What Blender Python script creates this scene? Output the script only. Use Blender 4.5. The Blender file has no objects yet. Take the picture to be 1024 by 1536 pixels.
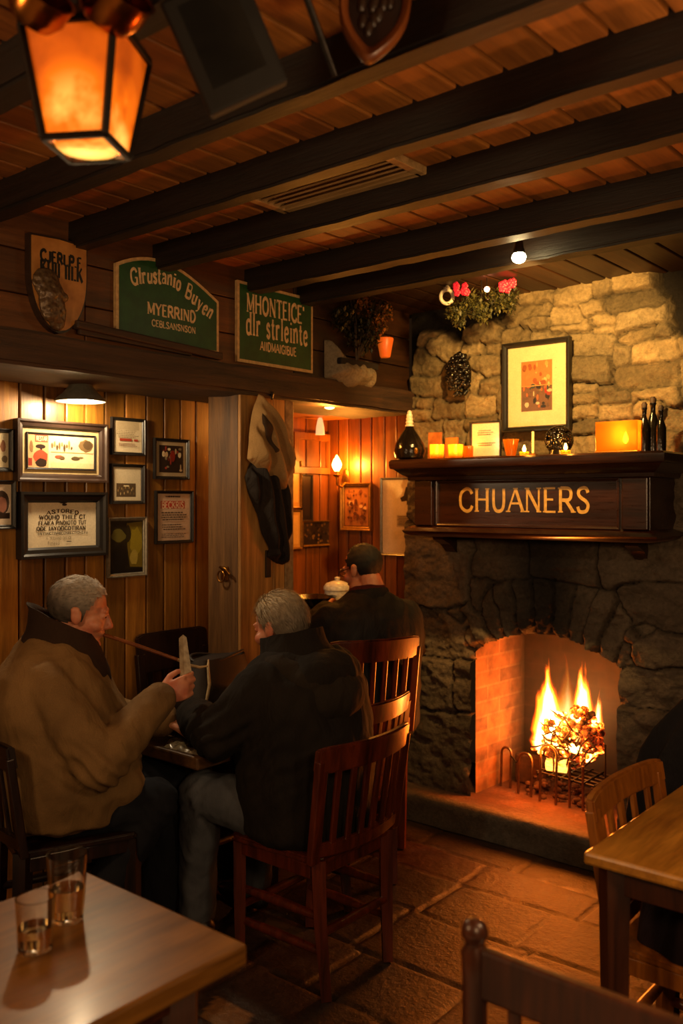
import bpy, bmesh, math, random
import numpy as np
from mathutils import Vector, Matrix, noise as mnoise
random.seed(7); np.random.seed(7)
SC = bpy.context.scene
COL = SC.collection
PI = math.pi
F = 1354.0
S40, C40 = math.sin(math.radians(40)), math.cos(math.radians(40))
CAMZ = 1.6
# ---- a photo position -> a place in the room, on a known plane ----
def _ray(x, y):
    l = (x-512)/F
    return Vector((-S40+C40*l, C40+S40*l, (750-y)/F))
def onX(x, y, c): r = _ray(x, y); return r*(c/r.x)+Vector((0, 0, CAMZ))
def onY(x, y, c): r = _ray(x, y); return r*(c/r.y)+Vector((0, 0, CAMZ))
def onZ(x, y, c): r = _ray(x, y); return r*((c-CAMZ)/r.z)+Vector((0, 0, CAMZ))
def atD(x, y, d): return _ray(x, y)*d+Vector((0, 0, CAMZ))

def lin(h):
    if isinstance(h, (tuple, list)): return tuple(h)[:3]
    h = h.lstrip('#'); o = []
    for i in (0, 2, 4):
        c = int(h[i:i+2], 16)/255
        o.append(c/12.92 if c <= .04045 else ((c+.055)/1.055)**2.4)
    return tuple(o)

# ---------------------------------------------------------------- mesh builder
_boxc = {}
def _boxmesh(sx, sy, sz, b):
    k = (round(sx, 5), round(sy, 5), round(sz, 5), round(b, 5))
    if k not in _boxc:
        bm = bmesh.new(); bmesh.ops.create_cube(bm, size=1)
        for v in bm.verts: v.co = Vector((v.co.x*sx, v.co.y*sy, v.co.z*sz))
        if b > 0:
            bmesh.ops.bevel(bm, geom=bm.edges[:], offset=min(b, .45*min(sx, sy, sz)), segments=2, affect='EDGES', profile=.5)
        bm.verts.index_update()
        _boxc[k] = ([v.co.copy() for v in bm.verts], [[v.index for v in f.verts] for f in bm.faces]); bm.free()
    return _boxc[k]
def rot(ax, a): return Matrix.Rotation(a, 3, ax)
def align(d, up=(0, 0, 1)):
    """matrix whose local z looks along d"""
    d = Vector(d).normalized(); u = Vector(up)
    if abs(d.dot(u)) > .98: u = Vector((0, 1, 0)) if abs(d.y) < .9 else Vector((1, 0, 0))
    x = u.cross(d).normalized(); y = d.cross(x)
    return Matrix((x, y, d)).transposed()

class MB:
    def __init__(s): s.v = []; s.f = []; s.c = []; s.anyc = False
    def add(s, vs, fs, col=None):
        o = len(s.v); s.v += [tuple(p) for p in vs]
        for f in fs: s.f.append([i+o for i in f]); s.c.append(col)
        if col is not None: s.anyc = True
        return s
    def box(s, c, size, R=None, b=.003, col=None):
        vs, fs = _boxmesh(*size, b); c = Vector(c)
        return s.add([(R@v if R else v)+c for v in vs], fs, col)
    def bar(s, p0, p1, w, h, b=.003, up=(0, 0, 1), col=None):
        p0 = Vector(p0); p1 = Vector(p1); d = p1-p0
        return s.box((p0+p1)/2, (w, h, d.length), align(d, up), b, col)
    def tube(s, pts, r, n=10, cap=True, col=None, flat=1.0):
        pts = [Vector(p) for p in pts]; m = len(pts)
        rs = r if isinstance(r, (list, tuple)) else [r]*m
        t0 = (pts[1]-pts[0]).normalized(); M = align(t0); x = M.col[0].copy(); vs = []
        for i, p in enumerate(pts):
            t = (pts[min(i+1, m-1)]-pts[max(i-1, 0)]).normalized()
            x = (x-t*x.dot(t)).normalized(); y = t.cross(x)
            for k in range(n):
                a = 2*PI*k/n; vs.append(p+(x*math.cos(a)+y*math.sin(a)*flat)*rs[i])
        fs = [[i*n+k, i*n+(k+1) % n, (i+1)*n+(k+1) % n, (i+1)*n+k] for i in range(m-1) for k in range(n)]
        if cap: fs += [list(range(n))[::-1], [(m-1)*n+k for k in range(n)]]
        return s.add(vs, fs, col)
    def lathe(s, prof, c=(0, 0, 0), n=24, R=None, cap=True, col=None, sx=1, sy=1):
        c = Vector(c); vs = []
        for (r, z) in prof:
            for k in range(n):
                a = 2*PI*k/n; p = Vector((r*math.cos(a)*sx, r*math.sin(a)*sy, z)); vs.append((R@p if R else p)+c)
        m = len(prof)
        fs = [[i*n+k, i*n+(k+1) % n, (i+1)*n+(k+1) % n, (i+1)*n+k] for i in range(m-1) for k in range(n)]
        if cap: fs += [list(range(n))[::-1], [(m-1)*n+k for k in range(n)]]
        return s.add(vs, fs, col)
    def prism(s, poly, O, U, V, N, t0, t1, col=None):
        O, U, V, N = Vector(O), Vector(U), Vector(V), Vector(N); n = len(poly)
        vs = [O+U*a+V*b+N*t0 for a, b in poly]+[O+U*a+V*b+N*t1 for a, b in poly]
        fs = [list(range(n))[::-1], list(range(n, 2*n))]+[[k, (k+1) % n, n+(k+1) % n, n+k] for k in range(n)]
        return s.add(vs, fs, col)
    def ell(s, c, r, R=None, n=16, col=None):
        m = max(6, n//2+2); c = Vector(c); r = (r, r, r) if not isinstance(r, (tuple, list)) else r
        vs = []
        for i in range(1, m):
            th = PI*i/m
            for k in range(n):
                a = 2*PI*k/n
                p = Vector((r[0]*math.sin(th)*math.cos(a), r[1]*math.sin(th)*math.sin(a), -r[2]*math.cos(th)))
                vs.append((R@p if R else p)+c)
        fs = [[i*n+k, i*n+(k+1) % n, (i+1)*n+(k+1) % n, (i+1)*n+k] for i in range(m-2) for k in range(n)]
        a = Vector((0, 0, -r[2])); b = Vector((0, 0, r[2])); o = len(vs)
        vs += [(R@a if R else a)+c, (R@b if R else b)+c]
        fs += [[o, (k+1) % n, k] for k in range(n)]+[[o+1, (m-2)*n+k, (m-2)*n+(k+1) % n] for k in range(n)]
        return s.add(vs, fs, col)
    def cap(s, p0, r0, p1, r1, n=14):
        """tapered capsule"""
        p0 = Vector(p0); p1 = Vector(p1); d = p1-p0; L = d.length
        if L < 1e-5: return s.ell(p0, max(r0, r1))
        prof = []
        for i in range(1, 6): t = PI/2*(1-i/6); prof.append((r0*math.cos(t), -r0*math.sin(t)))
        prof += [(r0, 0), (r1, L)]
        for i in range(1, 6): t = PI/2*i/6; prof.append((r1*math.cos(t), L+r1*math.sin(t)))
        return s.lathe(prof, p0, n, align(d))
    def chain(s, pts, rs):
        for i in range(len(pts)-1): s.cap(pts[i], rs[i], pts[i+1], rs[i+1])
        return s
    def loft(s, rings, n=28, pw=2.0):
        """rings: (cx,cy,z,rx,ry)"""
        vs = []
        for cx, cy, z, rx, ry in rings:
            for k in range(n):
                a = 2*PI*k/n; ca, sa = math.cos(a), math.sin(a); e = 2/pw
                vs.append((cx+rx*math.copysign(abs(ca)**e, ca), cy+ry*math.copysign(abs(sa)**e, sa), z))
        m = len(rings)
        fs = [[i*n+k, i*n+(k+1) % n, (i+1)*n+(k+1) % n, (i+1)*n+k] for i in range(m-1) for k in range(n)]
        fs += [list(range(n))[::-1], [(m-1)*n+k for k in range(n)]]
        return s.add(vs, fs)
    def mesh(s, name):
        me = bpy.data.meshes.new(name); me.from_pydata(s.v, [], s.f)
        if s.anyc:
            at = me.color_attributes.new('Col', 'FLOAT_COLOR', 'CORNER')
            buf = []
            for f, c in zip(s.f, s.c):
                c = lin(c) if c is not None else (.5, .5, .5)
                buf += [c[0], c[1], c[2], 1.0]*len(f)
            at.data.foreach_set('color', buf)
        me.update(); return me

def obj(name, geo, mat, parent=None, smooth=None, world=True):
    """one mesh object; geometry given in room coordinates unless world=False (then in the parent's own frame)"""
    me = geo.mesh(name) if isinstance(geo, MB) else geo
    o = bpy.data.objects.new(name, me); COL.objects.link(o)
    for m in (mat if isinstance(mat, (list, tuple)) else [mat]): me.materials.append(m)
    if smooth is not None:
        me.shade_smooth()
        if smooth < 179: me.set_sharp_from_angle(angle=math.radians(smooth))
    if parent:
        o.parent = parent
        if world:
            P = parent; Mw = Matrix.Identity(4)
            while P: Mw = P.matrix_basis@Mw; P = P.parent
            me.transform(Mw.inverted())
    return o
def thing(name, label, cat, loc=(0, 0, 0), rz=0, group=None):
    o = bpy.data.objects.new(name, None); COL.objects.link(o); o.empty_display_size = .05
    o.location = loc; o.rotation_euler = (0, 0, rz); return tag(o, label, cat, group)
def tag(o, label, cat, group=None, kind=None):
    o['label'] = label; o['category'] = cat
    if group: o['group'] = group
    if kind: o['kind'] = kind
    return o
def struct(name, geo, mat, smooth=None, label=None):
    o = obj(name, geo, mat, None, smooth); o['kind'] = 'structure'
    if label: o['label'] = label
    return o
def dup(root, loc, rz, label, group=None, scale=None):
    r = root.copy(); COL.objects.link(r); r.location = loc; r.rotation_euler = (0, 0, rz); r['label'] = label
    if group: r['group'] = group
    if scale: r.scale = (scale,)*3
    for ch in list(root.children):
        c = ch.copy(); COL.objects.link(c); c.parent = r
        for g in list(ch.children):
            d = g.copy(); COL.objects.link(d); d.parent = c
    return r
def remesh(mb, vox, smooth=2, name='m'):
    me = mb.mesh(name); o = bpy.data.objects.new('tmp', me); COL.objects.link(o)
    m = o.modifiers.new('r', 'REMESH'); m.mode = 'VOXEL'; m.voxel_size = vox
    if smooth: s = o.modifiers.new('s', 'SMOOTH'); s.iterations = smooth; s.factor = .5
    dg = bpy.context.evaluated_depsgraph_get()
    out = bpy.data.meshes.new_from_object(o.evaluated_get(dg)); out.name = name
    bpy.data.objects.remove(o); return out
def displace(me, fn):
    n = len(me.vertices); me.update()
    nrm = [v.normal.copy() for v in me.vertices]
    for v, k in zip(me.vertices, nrm): v.co += k*fn(v.co, k)
    me.update(); return me

# ---------------------------------------------------------------- numpy noise
_perm = np.random.RandomState(3).rand(64, 64)
def vnoise(x, y):
    xi = np.floor(x).astype(int); yi = np.floor(y).astype(int); fx = x-xi; fy = y-yi
    fx = fx*fx*(3-2*fx); fy = fy*fy*(3-2*fy)
    g = lambda a, b: _perm[a % 64, b % 64]
    return (g(xi, yi)*(1-fx)+g(xi+1, yi)*fx)*(1-fy)+(g(xi, yi+1)*(1-fx)+g(xi+1, yi+1)*fx)*fy
def fbm(x, y, o=4):
    r = 0; a = .5
    for i in range(o): r = r+a*vnoise(x*2**i+17*i, y*2**i+31*i); a *= .5
    return r
def rects_field(X, Z, rects):
    """rects: (cx,cz,hx,hz,ang). returns index of nearest rounded rectangle and the gap to the runner-up"""
    b1 = np.full(X.shape, 9.); b2 = np.full(X.shape, 9.); idx = np.zeros(X.shape, int)
    for i, (cx, cz, hx, hz, an) in enumerate(rects):
        dx = X-cx; dz = Z-cz; c, s = math.cos(an), math.sin(an)
        u = np.abs(c*dx+s*dz)-hx; v = np.abs(-s*dx+c*dz)-hz
        d = np.hypot(np.maximum(u, 0), np.maximum(v, 0))+np.minimum(np.maximum(u, v), 0)
        m = d < b1; b2 = np.where(m, b1, np.minimum(b2, d)); idx = np.where(m, i, idx); b1 = np.where(m, d, b1)
    return idx, b2-b1, b1
def grid_mesh(name, P, colors, keep=None):
    """P: (ny,nx,3) positions; colors (ny,nx,3); keep: (ny-1,nx-1) face mask"""
    ny, nx = P.shape[:2]; I = np.arange(ny*nx).reshape(ny, nx)
    q = np.stack([I[:-1, :-1], I[:-1, 1:], I[1:, 1:], I[1:, :-1]], -1)
    q = q[keep] if keep is not None else q.reshape(-1, 4)
    me = bpy.data.meshes.new(name); me.from_pydata(P.reshape(-1, 3).tolist(), [], q.tolist())
    at = me.color_attributes.new('Col', 'FLOAT_COLOR', 'POINT')
    c4 = np.ones((ny*nx, 4), np.float32); c4[:, :3] = colors.reshape(-1, 3); at.data.foreach_set('color', c4.ravel())
    me.update(); me.shade_smooth(); return me
def relief(poly, O, U, V, N, res, hfun, name, back=0.0):
    """a padded cloth-like sheet with a free outline; hfun(u,v,dist)->thickness"""
    poly = np.array(poly, float); O, U, V, N = [np.array(Vector(a)) for a in (O, U, V, N)]
    lo = poly.min(0)-res; hi = poly.max(0)+res
    gx = np.arange(lo[0], hi[0]+res, res); gy = np.arange(lo[1], hi[1]+res, res); X, Y = np.meshgrid(gx, gy)
    ins = np.zeros(X.shape, bool); best = np.full(X.shape, 9.); bx = X.copy(); by = Y.copy(); n = len(poly)
    for i in range(n):
        a = poly[i]; b = poly[(i+1) % n]
        with np.errstate(divide='ignore', invalid='ignore'):
            c = ((a[1] > Y) != (b[1] > Y)) & (X < (b[0]-a[0])*(Y-a[1])/(b[1]-a[1]+1e-12)+a[0])
        ins ^= c; ab = b-a; t = np.clip(((X-a[0])*ab[0]+(Y-a[1])*ab[1])/(ab@ab), 0, 1)
        qx = a[0]+t*ab[0]; qy = a[1]+t*ab[1]; d = np.hypot(X-qx, Y-qy); m = d < best
        best = np.where(m, d, best); bx = np.where(m, qx, bx); by = np.where(m, qy, by)
    X2 = np.where(ins, X, bx); Y2 = np.where(ins, Y, by); D = np.where(ins, best, 0)
    H = np.vectorize(hfun)(X2, Y2, D)
    P = O+X2[..., None]*U+Y2[..., None]*V+H[..., None]*N
    keep = ins[:-1, :-1] | ins[:-1, 1:] | ins[1:, 1:] | ins[1:, :-1]
    me = grid_mesh(name, P, np.ones(P.shape), keep)
    bm = bmesh.new(); bm.from_mesh(me); bmesh.ops.delete(bm, geom=[v for v in bm.verts if not v.link_faces], context='VERTS')
    bmesh.ops.remove_doubles(bm, verts=bm.verts, dist=1e-5); 
    bmesh.ops.recalc_face_normals(bm, faces=bm.faces); bm.to_mesh(me); bm.free(); me.shade_smooth(); return me

# ---------------------------------------------------------------- materials
class NT:
    def __init__(s, name):
        s.m = bpy.data.materials.new(name); s.m.use_nodes = True; s.t = s.m.node_tree; s.t.nodes.clear()
        s.out = s.n('ShaderNodeOutputMaterial')
    def n(s, ty, **k):
        x = s.t.nodes.new(ty)
        for a, b in k.items():
            if a.startswith('i_'):
                x.inputs[a[2:].replace('_', ' ')].default_value = b
            else: setattr(x, a, b)
        return x
    def l(s, a, b): s.t.links.new(a, b)
    def coords(s, scale=(1, 1, 1), kind='Object', loc=(0, 0, 0), r=(0, 0, 0)):
        tc = s.n('ShaderNodeTexCoord'); mp = s.n('ShaderNodeMapping')
        mp.inputs['Scale'].default_value = scale; mp.inputs['Location'].default_value = loc; mp.inputs['Rotation'].default_value = r
        s.l(tc.outputs[kind], mp.inputs['Vector']); return mp.outputs['Vector']
    def noise(s, vec, scale=5, detail=5, rough=.55, dist=0):
        x = s.n('ShaderNodeTexNoise'); x.inputs['Scale'].default_value = scale; x.inputs['Detail'].default_value = detail
        x.inputs['Roughness'].default_value = rough; x.inputs['Distortion'].default_value = dist
        if vec is not None: s.l(vec, x.inputs['Vector'])
        return x.outputs['Fac']
    def ramp(s, fac, stops):
        x = s.n('ShaderNodeValToRGB'); e = x.color_ramp.elements
        while len(e) < len(stops): e.new(.5)
        for q, (p, c) in zip(e, stops):
            q.position = p; q.color = (*lin(c), 1) if not isinstance(c, (int, float)) else (c, c, c, 1)
        s.l(fac, x.inputs['Fac']); return x.outputs['Color']
    def mix(s, a, b, f, mode='MIX'):
        x = s.n('ShaderNodeMix', data_type='RGBA', blend_type=mode)
        for sock, v in ((x.inputs[0], f), (x.inputs[6], a), (x.inputs[7], b)):
            if hasattr(v, 'is_output'): s.l(v, sock)
            elif isinstance(v, (int, float)): sock.default_value = v
            else: sock.default_value = (*lin(v), 1)
        return x.outputs[2]
    def math(s, op, a, b=None, clamp=False):
        x = s.n('ShaderNodeMath', operation=op, use_clamp=clamp)
        for i, v in enumerate((a, b)):
            if v is None: continue
            if hasattr(v, 'is_output'): s.l(v, x.inputs[i])
            else: x.inputs[i].default_value = v
        return x.outputs[0]
    def attr(s): x = s.n('ShaderNodeVertexColor', layer_name='Col'); return x.outputs['Color']
    def bump(s, h, strength=.3, dist=.01):
        x = s.n('ShaderNodeBump'); x.inputs['Strength'].default_value = strength; x.inputs['Distance'].default_value = dist
        s.l(h, x.inputs['Height']); return x.outputs['Normal']
    def bsdf(s, color, rough=.5, normal=None, **k):
        b = s.n('ShaderNodeBsdfPrincipled')
        for nm, v in (('Base Color', color), ('Roughness', rough)):
            if hasattr(v, 'is_output'): s.l(v, b.inputs[nm])
            elif isinstance(v, (int, float)): b.inputs[nm].default_value = v
            else: b.inputs[nm].default_value = (*lin(v), 1)
        if normal is not None: s.l(normal, b.inputs['Normal'])
        for a, v in k.items(): b.inputs[a.replace('_', ' ')].default_value = v
        s.l(b.outputs[0], s.out.inputs['Surface']); s.b = b; return s.m

def wood(name, c1, c2, axis='Z', scale=6, rough=.45, bump=.15, attr=False, coat=0.0, stretch=14, mottle=.35):
    t = NT(name); sc = {'X': (1, stretch, stretch), 'Y': (stretch, 1, stretch), 'Z': (stretch, stretch, 1)}[axis]
    v = t.coords(sc); n1 = t.noise(v, scale*.35, 6, .6, .6); n2 = t.noise(v, scale*1.7, 4, .7)
    big = t.noise(t.coords(), 2.3, 3)
    c = t.ramp(n1, [(.3, c1), (.7, c2)])
    c = t.mix(c, t.ramp(n2, [(.35, .45), (.6, 1.)]), .45, 'MULTIPLY')
    c = t.mix(c, t.ramp(big, [(.3, .45), (.65, 1.)]), mottle, 'MULTIPLY')
    if attr: c = t.mix(c, t.attr(), 1, 'MULTIPLY')
    rr = t.math('ADD', t.math('MULTIPLY', n2, .25), rough-.12)
    return t.bsdf(c, rr, t.bump(n2, bump, .004), Coat_Weight=coat, Coat_Roughness=.15)
def plain(name, c, rough=.5, metal=0, bump=0, bs=60, c2=None, attr=False, **k):
    t = NT(name); v = t.coords(); n = t.noise(v, bs, 4)
    if attr: col = t.mix(t.attr(), t.ramp(n, [(.3, .6), (.7, 1.)]), .5, 'MULTIPLY')
    else: col = t.mix(c, c2 if c2 else tuple(x*.7 for x in lin(c)), t.ramp(n, [(.35, 0.), (.65, 1.)]))
    return t.bsdf(col, rough, t.bump(n, bump, .004) if bump else None, Metallic=metal, **k)
def emit(name, c, s, vary=None):
    t = NT(name); e = t.n('ShaderNodeEmission'); e.inputs['Strength'].default_value = s
    if vary:
        n = t.noise(t.coords(), vary[1], 3); t.l(t.ramp(n, [(.35, c), (.65, vary[0])]), e.inputs['Color'])
    else: e.inputs['Color'].default_value = (*lin(c), 1)
    t.l(e.outputs[0], t.out.inputs['Surface']); return t.m
def fabric(name, c1, c2, bs=350, rough=.9, folds=.25, fs=14):
    t = NT(name); v = t.coords(); n = t.noise(v, bs, 2); f = t.noise(t.coords((1, 1, .45)), fs, 4, .55, .8); big = t.noise(v, 4, 3)
    c = t.ramp(big, [(.3, c1), (.7, c2)]); c = t.mix(c, t.ramp(n, [(.3, .55), (.7, 1.)]), .5, 'MULTIPLY')
    nb = t.n('ShaderNodeBump'); nb.inputs['Strength'].default_value = folds; nb.inputs['Distance'].default_value = .03
    t.l(f, nb.inputs['Height'])
    b2 = t.n('ShaderNodeBump'); b2.inputs['Strength'].default_value = .25; b2.inputs['Distance'].default_value = .002
    t.l(n, b2.inputs['Height']); t.l(nb.outputs[0], b2.inputs['Normal'])
    return t.bsdf(c, rough, b2.outputs[0], Specular_IOR_Level=.25)
def glassy(name, c, rough=.03, ior=1.45, tr=1.0):
    t = NT(name); return t.bsdf(c, rough, None, Transmission_Weight=tr, IOR=ior)
def art_mat(name='print', rough=.35):
    t = NT(name); n = t.noise(t.coords(), 160, 4); n2 = t.noise(t.coords(), 22, 4)
    c = t.mix(t.attr(), t.ramp(n, [(.3, .7), (.65, 1.)]), .5, 'MULTIPLY'); c = t.mix(c, t.ramp(n2, [(.3, .8), (.6, 1.)]), .5, 'MULTIPLY')
    return t.bsdf(c, rough, None, Coat_Weight=.25, Coat_Roughness=.12)

# ---------------------------------------------------------------- lettering drawn with strokes
_G = {  # width; strokes: T thick / t thin / C,c same but curved;  coordinates 0..10
 'A': (8, 't0,0 4,10;T4,10 8,0;t1.4,3.5 6.4,3.5'), 'B': (7, 'T1,0 1,10;c1,10 5,9.8 6,7.6 5,5.4 1,5.3;C1,5.3 5.6,5 6.8,2.7 5.6,.2 1,0'),
 'C': (8, 'C7.6,7.8 6.4,9.6 4.2,10 1.5,8.2 .8,5 1.5,1.8 4.2,0 6.6,.5 7.8,2.4'), 'D': (8, 'T1,0 1,10;C1,10 5,9.6 7.4,5 5,.4 1,0'),
 'E': (6.5, 'T1,0 1,10;t1,10 6,10;t1,5.2 5,5.2;t1,0 6.2,0'), 'F': (6.2, 'T1,0 1,10;t1,10 6,10;t1,5.2 4.8,5.2'),
 'G': (8.4, 'C7.6,7.8 6.4,9.6 4.2,10 1.5,8.2 .8,5 1.5,1.8 4.2,0 6.4,.5 7.4,2;T7.4,0 7.4,4.4;t5,4.4 8.2,4.4'),
 'H': (8.4, 'T1.2,0 1.2,10;T7.2,0 7.2,10;t1.2,5.2 7.2,5.2'), 'I': (3, 'T1.5,0 1.5,10'), 'J': (5, 'C4,10 4,2 3,.2 1,0 .2,1.4'),
 'K': (8, 'T1.2,0 1.2,10;t1.2,4 6.8,10;T3.2,6 7.6,0'), 'L': (6.4, 'T1,0 1,10;t1,0 6,0 6,1.6'), 'M': (9.6, 't1,0 1,10;T1,10 4.8,1;t4.8,1 8.6,10;T8.6,0 8.6,10'),
 'N': (8.4, 't1,0 1,10;T1,10 7.2,0;t7.2,0 7.2,10'), 'O': (8.6, 'C4.3,10 1.5,8.2 .8,5 1.5,1.8 4.3,0 7.1,1.8 7.8,5 7.1,8.2 4.3,10'),
 'P': (7, 'T1,0 1,10;C1,10 5.4,9.7 6.5,7.3 5.4,4.8 1,4.6'), 'R': (7.8, 'T1,0 1,10;C1,10 5.2,9.7 6.3,7.4 5.2,5.1 1,5;T3.6,5 7.4,0'),
 'S': (6.4, 'C5.6,8 4.8,9.7 3.2,10 1.3,9.2 1,7.4 2.4,5.8 4.4,4.6 5.6,2.8 5,.7 3.2,0 1.4,.3 .6,2.2'), 'T': (7.4, 'T3.7,0 3.7,10;t.4,8.6 .4,10 7,10 7,8.6'),
 'U': (8, 'C1.2,10 1.2,3.4 2.2,.7 4,0 5.8,.7 6.8,3.4 6.8,10'), 'V': (8, 'T.4,10 4,0;t4,0 7.6,10'), 'W': (11, 'T.4,10 3,0;t3,0 5.4,9;T5.4,9 8,0;t8,0 10.6,10'),
 'Y': (8, 'T.4,10 4,5;t4,5 7.6,10;T4,5 4,0'), 'X': (8, 'T.6,10 7.4,0;t.6,0 7.4,10'), 'Q': (8.6, 'C4.3,10 1.5,8.2 .8,5 1.5,1.8 4.3,0 7.1,1.8 7.8,5 7.1,8.2 4.3,10;T5,2.5 8,-.6'),
 'a': (5.4, 'C.8,5.6 2.4,6.6 4,5.8 4.2,4 4.2,0;c4.2,3.8 1.6,3.4 .7,1.7 1.6,.2 4.2,1.2'), 'd': (6, 'T5,0 5,10;C5,5.6 3,6.4 1.2,5.4 .8,3.2 1.3,.8 3,0 5,.9'),
 'e': (5.4, 'c.9,3.4 4.6,3.6;C4.6,3.6 4.2,5.7 2.8,6.4 1.2,5.3 .8,3.2 1.4,.8 3,0 4.8,1.1'), 'f': (4.4, 'C4.2,9 3.2,10 2,8.8 1.9,0;t.4,6.2 3.8,6.2'),
 'i': (2.8, 'T1.4,0 1.4,6.4;T1.4,8.3 1.4,9.4'), 'l': (2.8, 'T1.4,0 1.4,10'), 'm': (8.4, 'T1,0 1,6.4;C1,5 2.4,6.4 4,6 4.3,0;C4.3,5 5.8,6.4 7.3,6 7.5,0'),
 'n': (5.8, 'T1,0 1,6.4;C1,5 2.8,6.4 4.4,5.9 4.8,0'), 'o': (5.6, 'C2.8,6.4 1.1,5.2 .8,3.2 1.1,1.2 2.8,0 4.5,1.2 4.8,3.2 4.5,5.2 2.8,6.4'),
 'r': (4.6, 'T1,0 1,6.4;C1,4.6 2.2,6.2 4.2,6'), 's': (4.4, 'C3.8,5.2 2.4,6.4 1,5.4 1.2,4 3.2,2.8 3.7,1.2 2.4,0 .6,1.2'), 't': (4, 'C1.8,9 1.8,1.4 2.6,.1 3.8,.7;t.2,6.3 3.6,6.3'),
 'u': (5.8, 'C1,6.4 1,1.6 2.2,.2 4,.6 4.8,1.6;T4.8,0 4.8,6.4'), 'y': (5.6, 'T.6,6.4 2.9,.2;t5,6.4 2.6,-1.6 .8,-2.6'), 'v': (5.4, 'T.4,6.4 2.7,0;t2.7,0 5,6.4'),
 'N2': (8, ''), "'": (2, 'T1,10 1,7.6'), '.': (2.4, 'T1.1,0 1.1,1.3'), ' ': (4, ''), '-': (4, 't.6,4 3.4,4'),
}
def _curve(p, k=6):
    if len(p) < 3: return p
    out = []
    for i in range(len(p)-1):
        a = p[max(i-1, 0)]; b = p[i]; c = p[i+1]; d = p[min(i+2, len(p)-1)]
        for j in range(k):
            t = j/k
            out.append(tuple(.5*((2*b[q])+(-a[q]+c[q])*t+(2*a[q]-5*b[q]+4*c[q]-d[q])*t*t+(-a[q]+3*b[q]-3*c[q]+d[q])*t**3) for q in (0, 1)))
    return out+[p[-1]]
def text(mb, s, place, height, width, col, thick=1.5, thin=.7, serif=True, k=6):
    """draws s into mb; place(u,v)->3-D point, u along the line 0..width, v up 0..height"""
    adv = [_G.get(c, _G['I'])[0]+1.2 for c in s]; tot = sum(adv)-1.2; sx = width/tot; sy = height/10; x = 0
    lay = [0]
    def ribbon(p, w):
        L = []; R = []; n = len(p)
        for i, q in enumerate(p):
            a = p[max(i-1, 0)]; b = p[min(i+1, n-1)]; dx, dy = b[0]-a[0], b[1]-a[1]; m = math.hypot(dx, dy) or 1
            nx, ny = -dy/m*w/2, dx/m*w/2; L.append((q[0]+nx, q[1]+ny)); R.append((q[0]-nx, q[1]-ny))
        lay[0] += 1; e = (lay[0] % 7)*4e-5
        vs = [place((x+a)*sx, b*sy, e) for a, b in L]+[place((x+a)*sx, b*sy, e) for a, b in R]
        mb.add(vs, [[i, i+1, n+i+1, n+i] for i in range(n-1)], col)
    for ch, ad in zip(s, adv):
        for st in _G.get(ch, _G['I'])[1].split(';'):
            if not st: continue
            ty = st[0]; p = [tuple(float(q) for q in a.split(',')) for a in st[1:].split()]
            w = thick if ty in 'TC' else thin
            if ty in 'Cc': p = _curve(p, k)
            ribbon(p, w)
            if serif and ty in 'Tt' and len(p) == 2:
                for q in p:
                    if abs(p[0][1]-p[1][1]) > 3 and (q[1] < .3 or q[1] > 9.7 or abs(q[1]-6.4) < .2): ribbon([(q[0]-1.25, q[1]), (q[0]+1.25, q[1])], .6)
        x += ad
# ================================================================ materials
M = {}
M['panel'] = wood('panel_wood', '#a87026', '#6a4012', 'Z', 5, .42, .2, attr=True, coat=.15)
M['panel_d'] = wood('panel_wood_warm', '#a65a1a', '#66360c', 'Z', 5, .42, .2, attr=True, coat=.15)
M['ceil'] = wood('ceiling_plank', '#b06c2a', '#764516', 'Y', 4, .5, .15, attr=True)
M['beam'] = wood('dark_beam', '#1d0e06', '#0b0502', 'X', 5, .55, .3)
M['hewn'] = wood('hewn_oak', '#4a2f1a', '#1e120a', 'Y', 5, .65, .6)
M['signboards'] = wood('signboards', '#6e4018', '#3e220b', 'Y', 4, .5, .2, attr=True)
M['post'] = wood('post_wood', '#b98d50', '#6a4c26', 'Z', 4, .6, .5, attr=True)
M['chair'] = wood('chair_wood', '#6b2a10', '#2f1006', 'Z', 6, .32, .06, coat=.3)
M['chair_d'] = wood('chair_dark', '#2c150b', '#120805', 'Z', 6, .35, .06, coat=.2)
M['chair_o'] = wood('chair_oak', '#b26a1e', '#7a4212', 'Z', 6, .35, .06, coat=.25)
M['chair_f'] = wood('chair_brown', '#5c2e16', '#2c140a', 'Z', 6, .34, .06, coat=.2)
M['table'] = wood('table_oak', '#8e5e22', '#5c380e', 'Y', 6, .34, .05, coat=.12, stretch=9)
M['table_o'] = wood('table_golden', '#c4862e', '#925c18', 'Y', 6, .33, .05, coat=.25, stretch=9)
M['table_d'] = wood('table_old', '#6b4a2a', '#2e1d10', 'Y', 6, .4, .1, stretch=9)
M['mahog'] = wood('mantel_mahogany', '#36170a', '#180804', 'X', 5, .3, .1, coat=.35)
M['black'] = plain('black_frame', '#191512', .38, 0, .1)
M['ebony'] = plain('dark_brown_frame', '#33231a', .35, 0, .15, 40)
M['silver'] = plain('silver_frame', '#a39a86', .35, .7)
M['gold'] = plain('gold_frame', '#9a6a28', .4, .6, .2)
M['art'] = art_mat()
M['paint'] = plain('letter_paint', '#d8b98a', .5, attr=False)
M['iron'] = plain('iron', '#2a2420', .45, .8, .2)
M['steel'] = plain('polished_iron', '#8a7560', .28, .95)
M['brass'] = plain('brass', '#9a6a28', .3, .95)
M['white'] = plain('white_ceramic', '#d8cdb8', .3)

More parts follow.
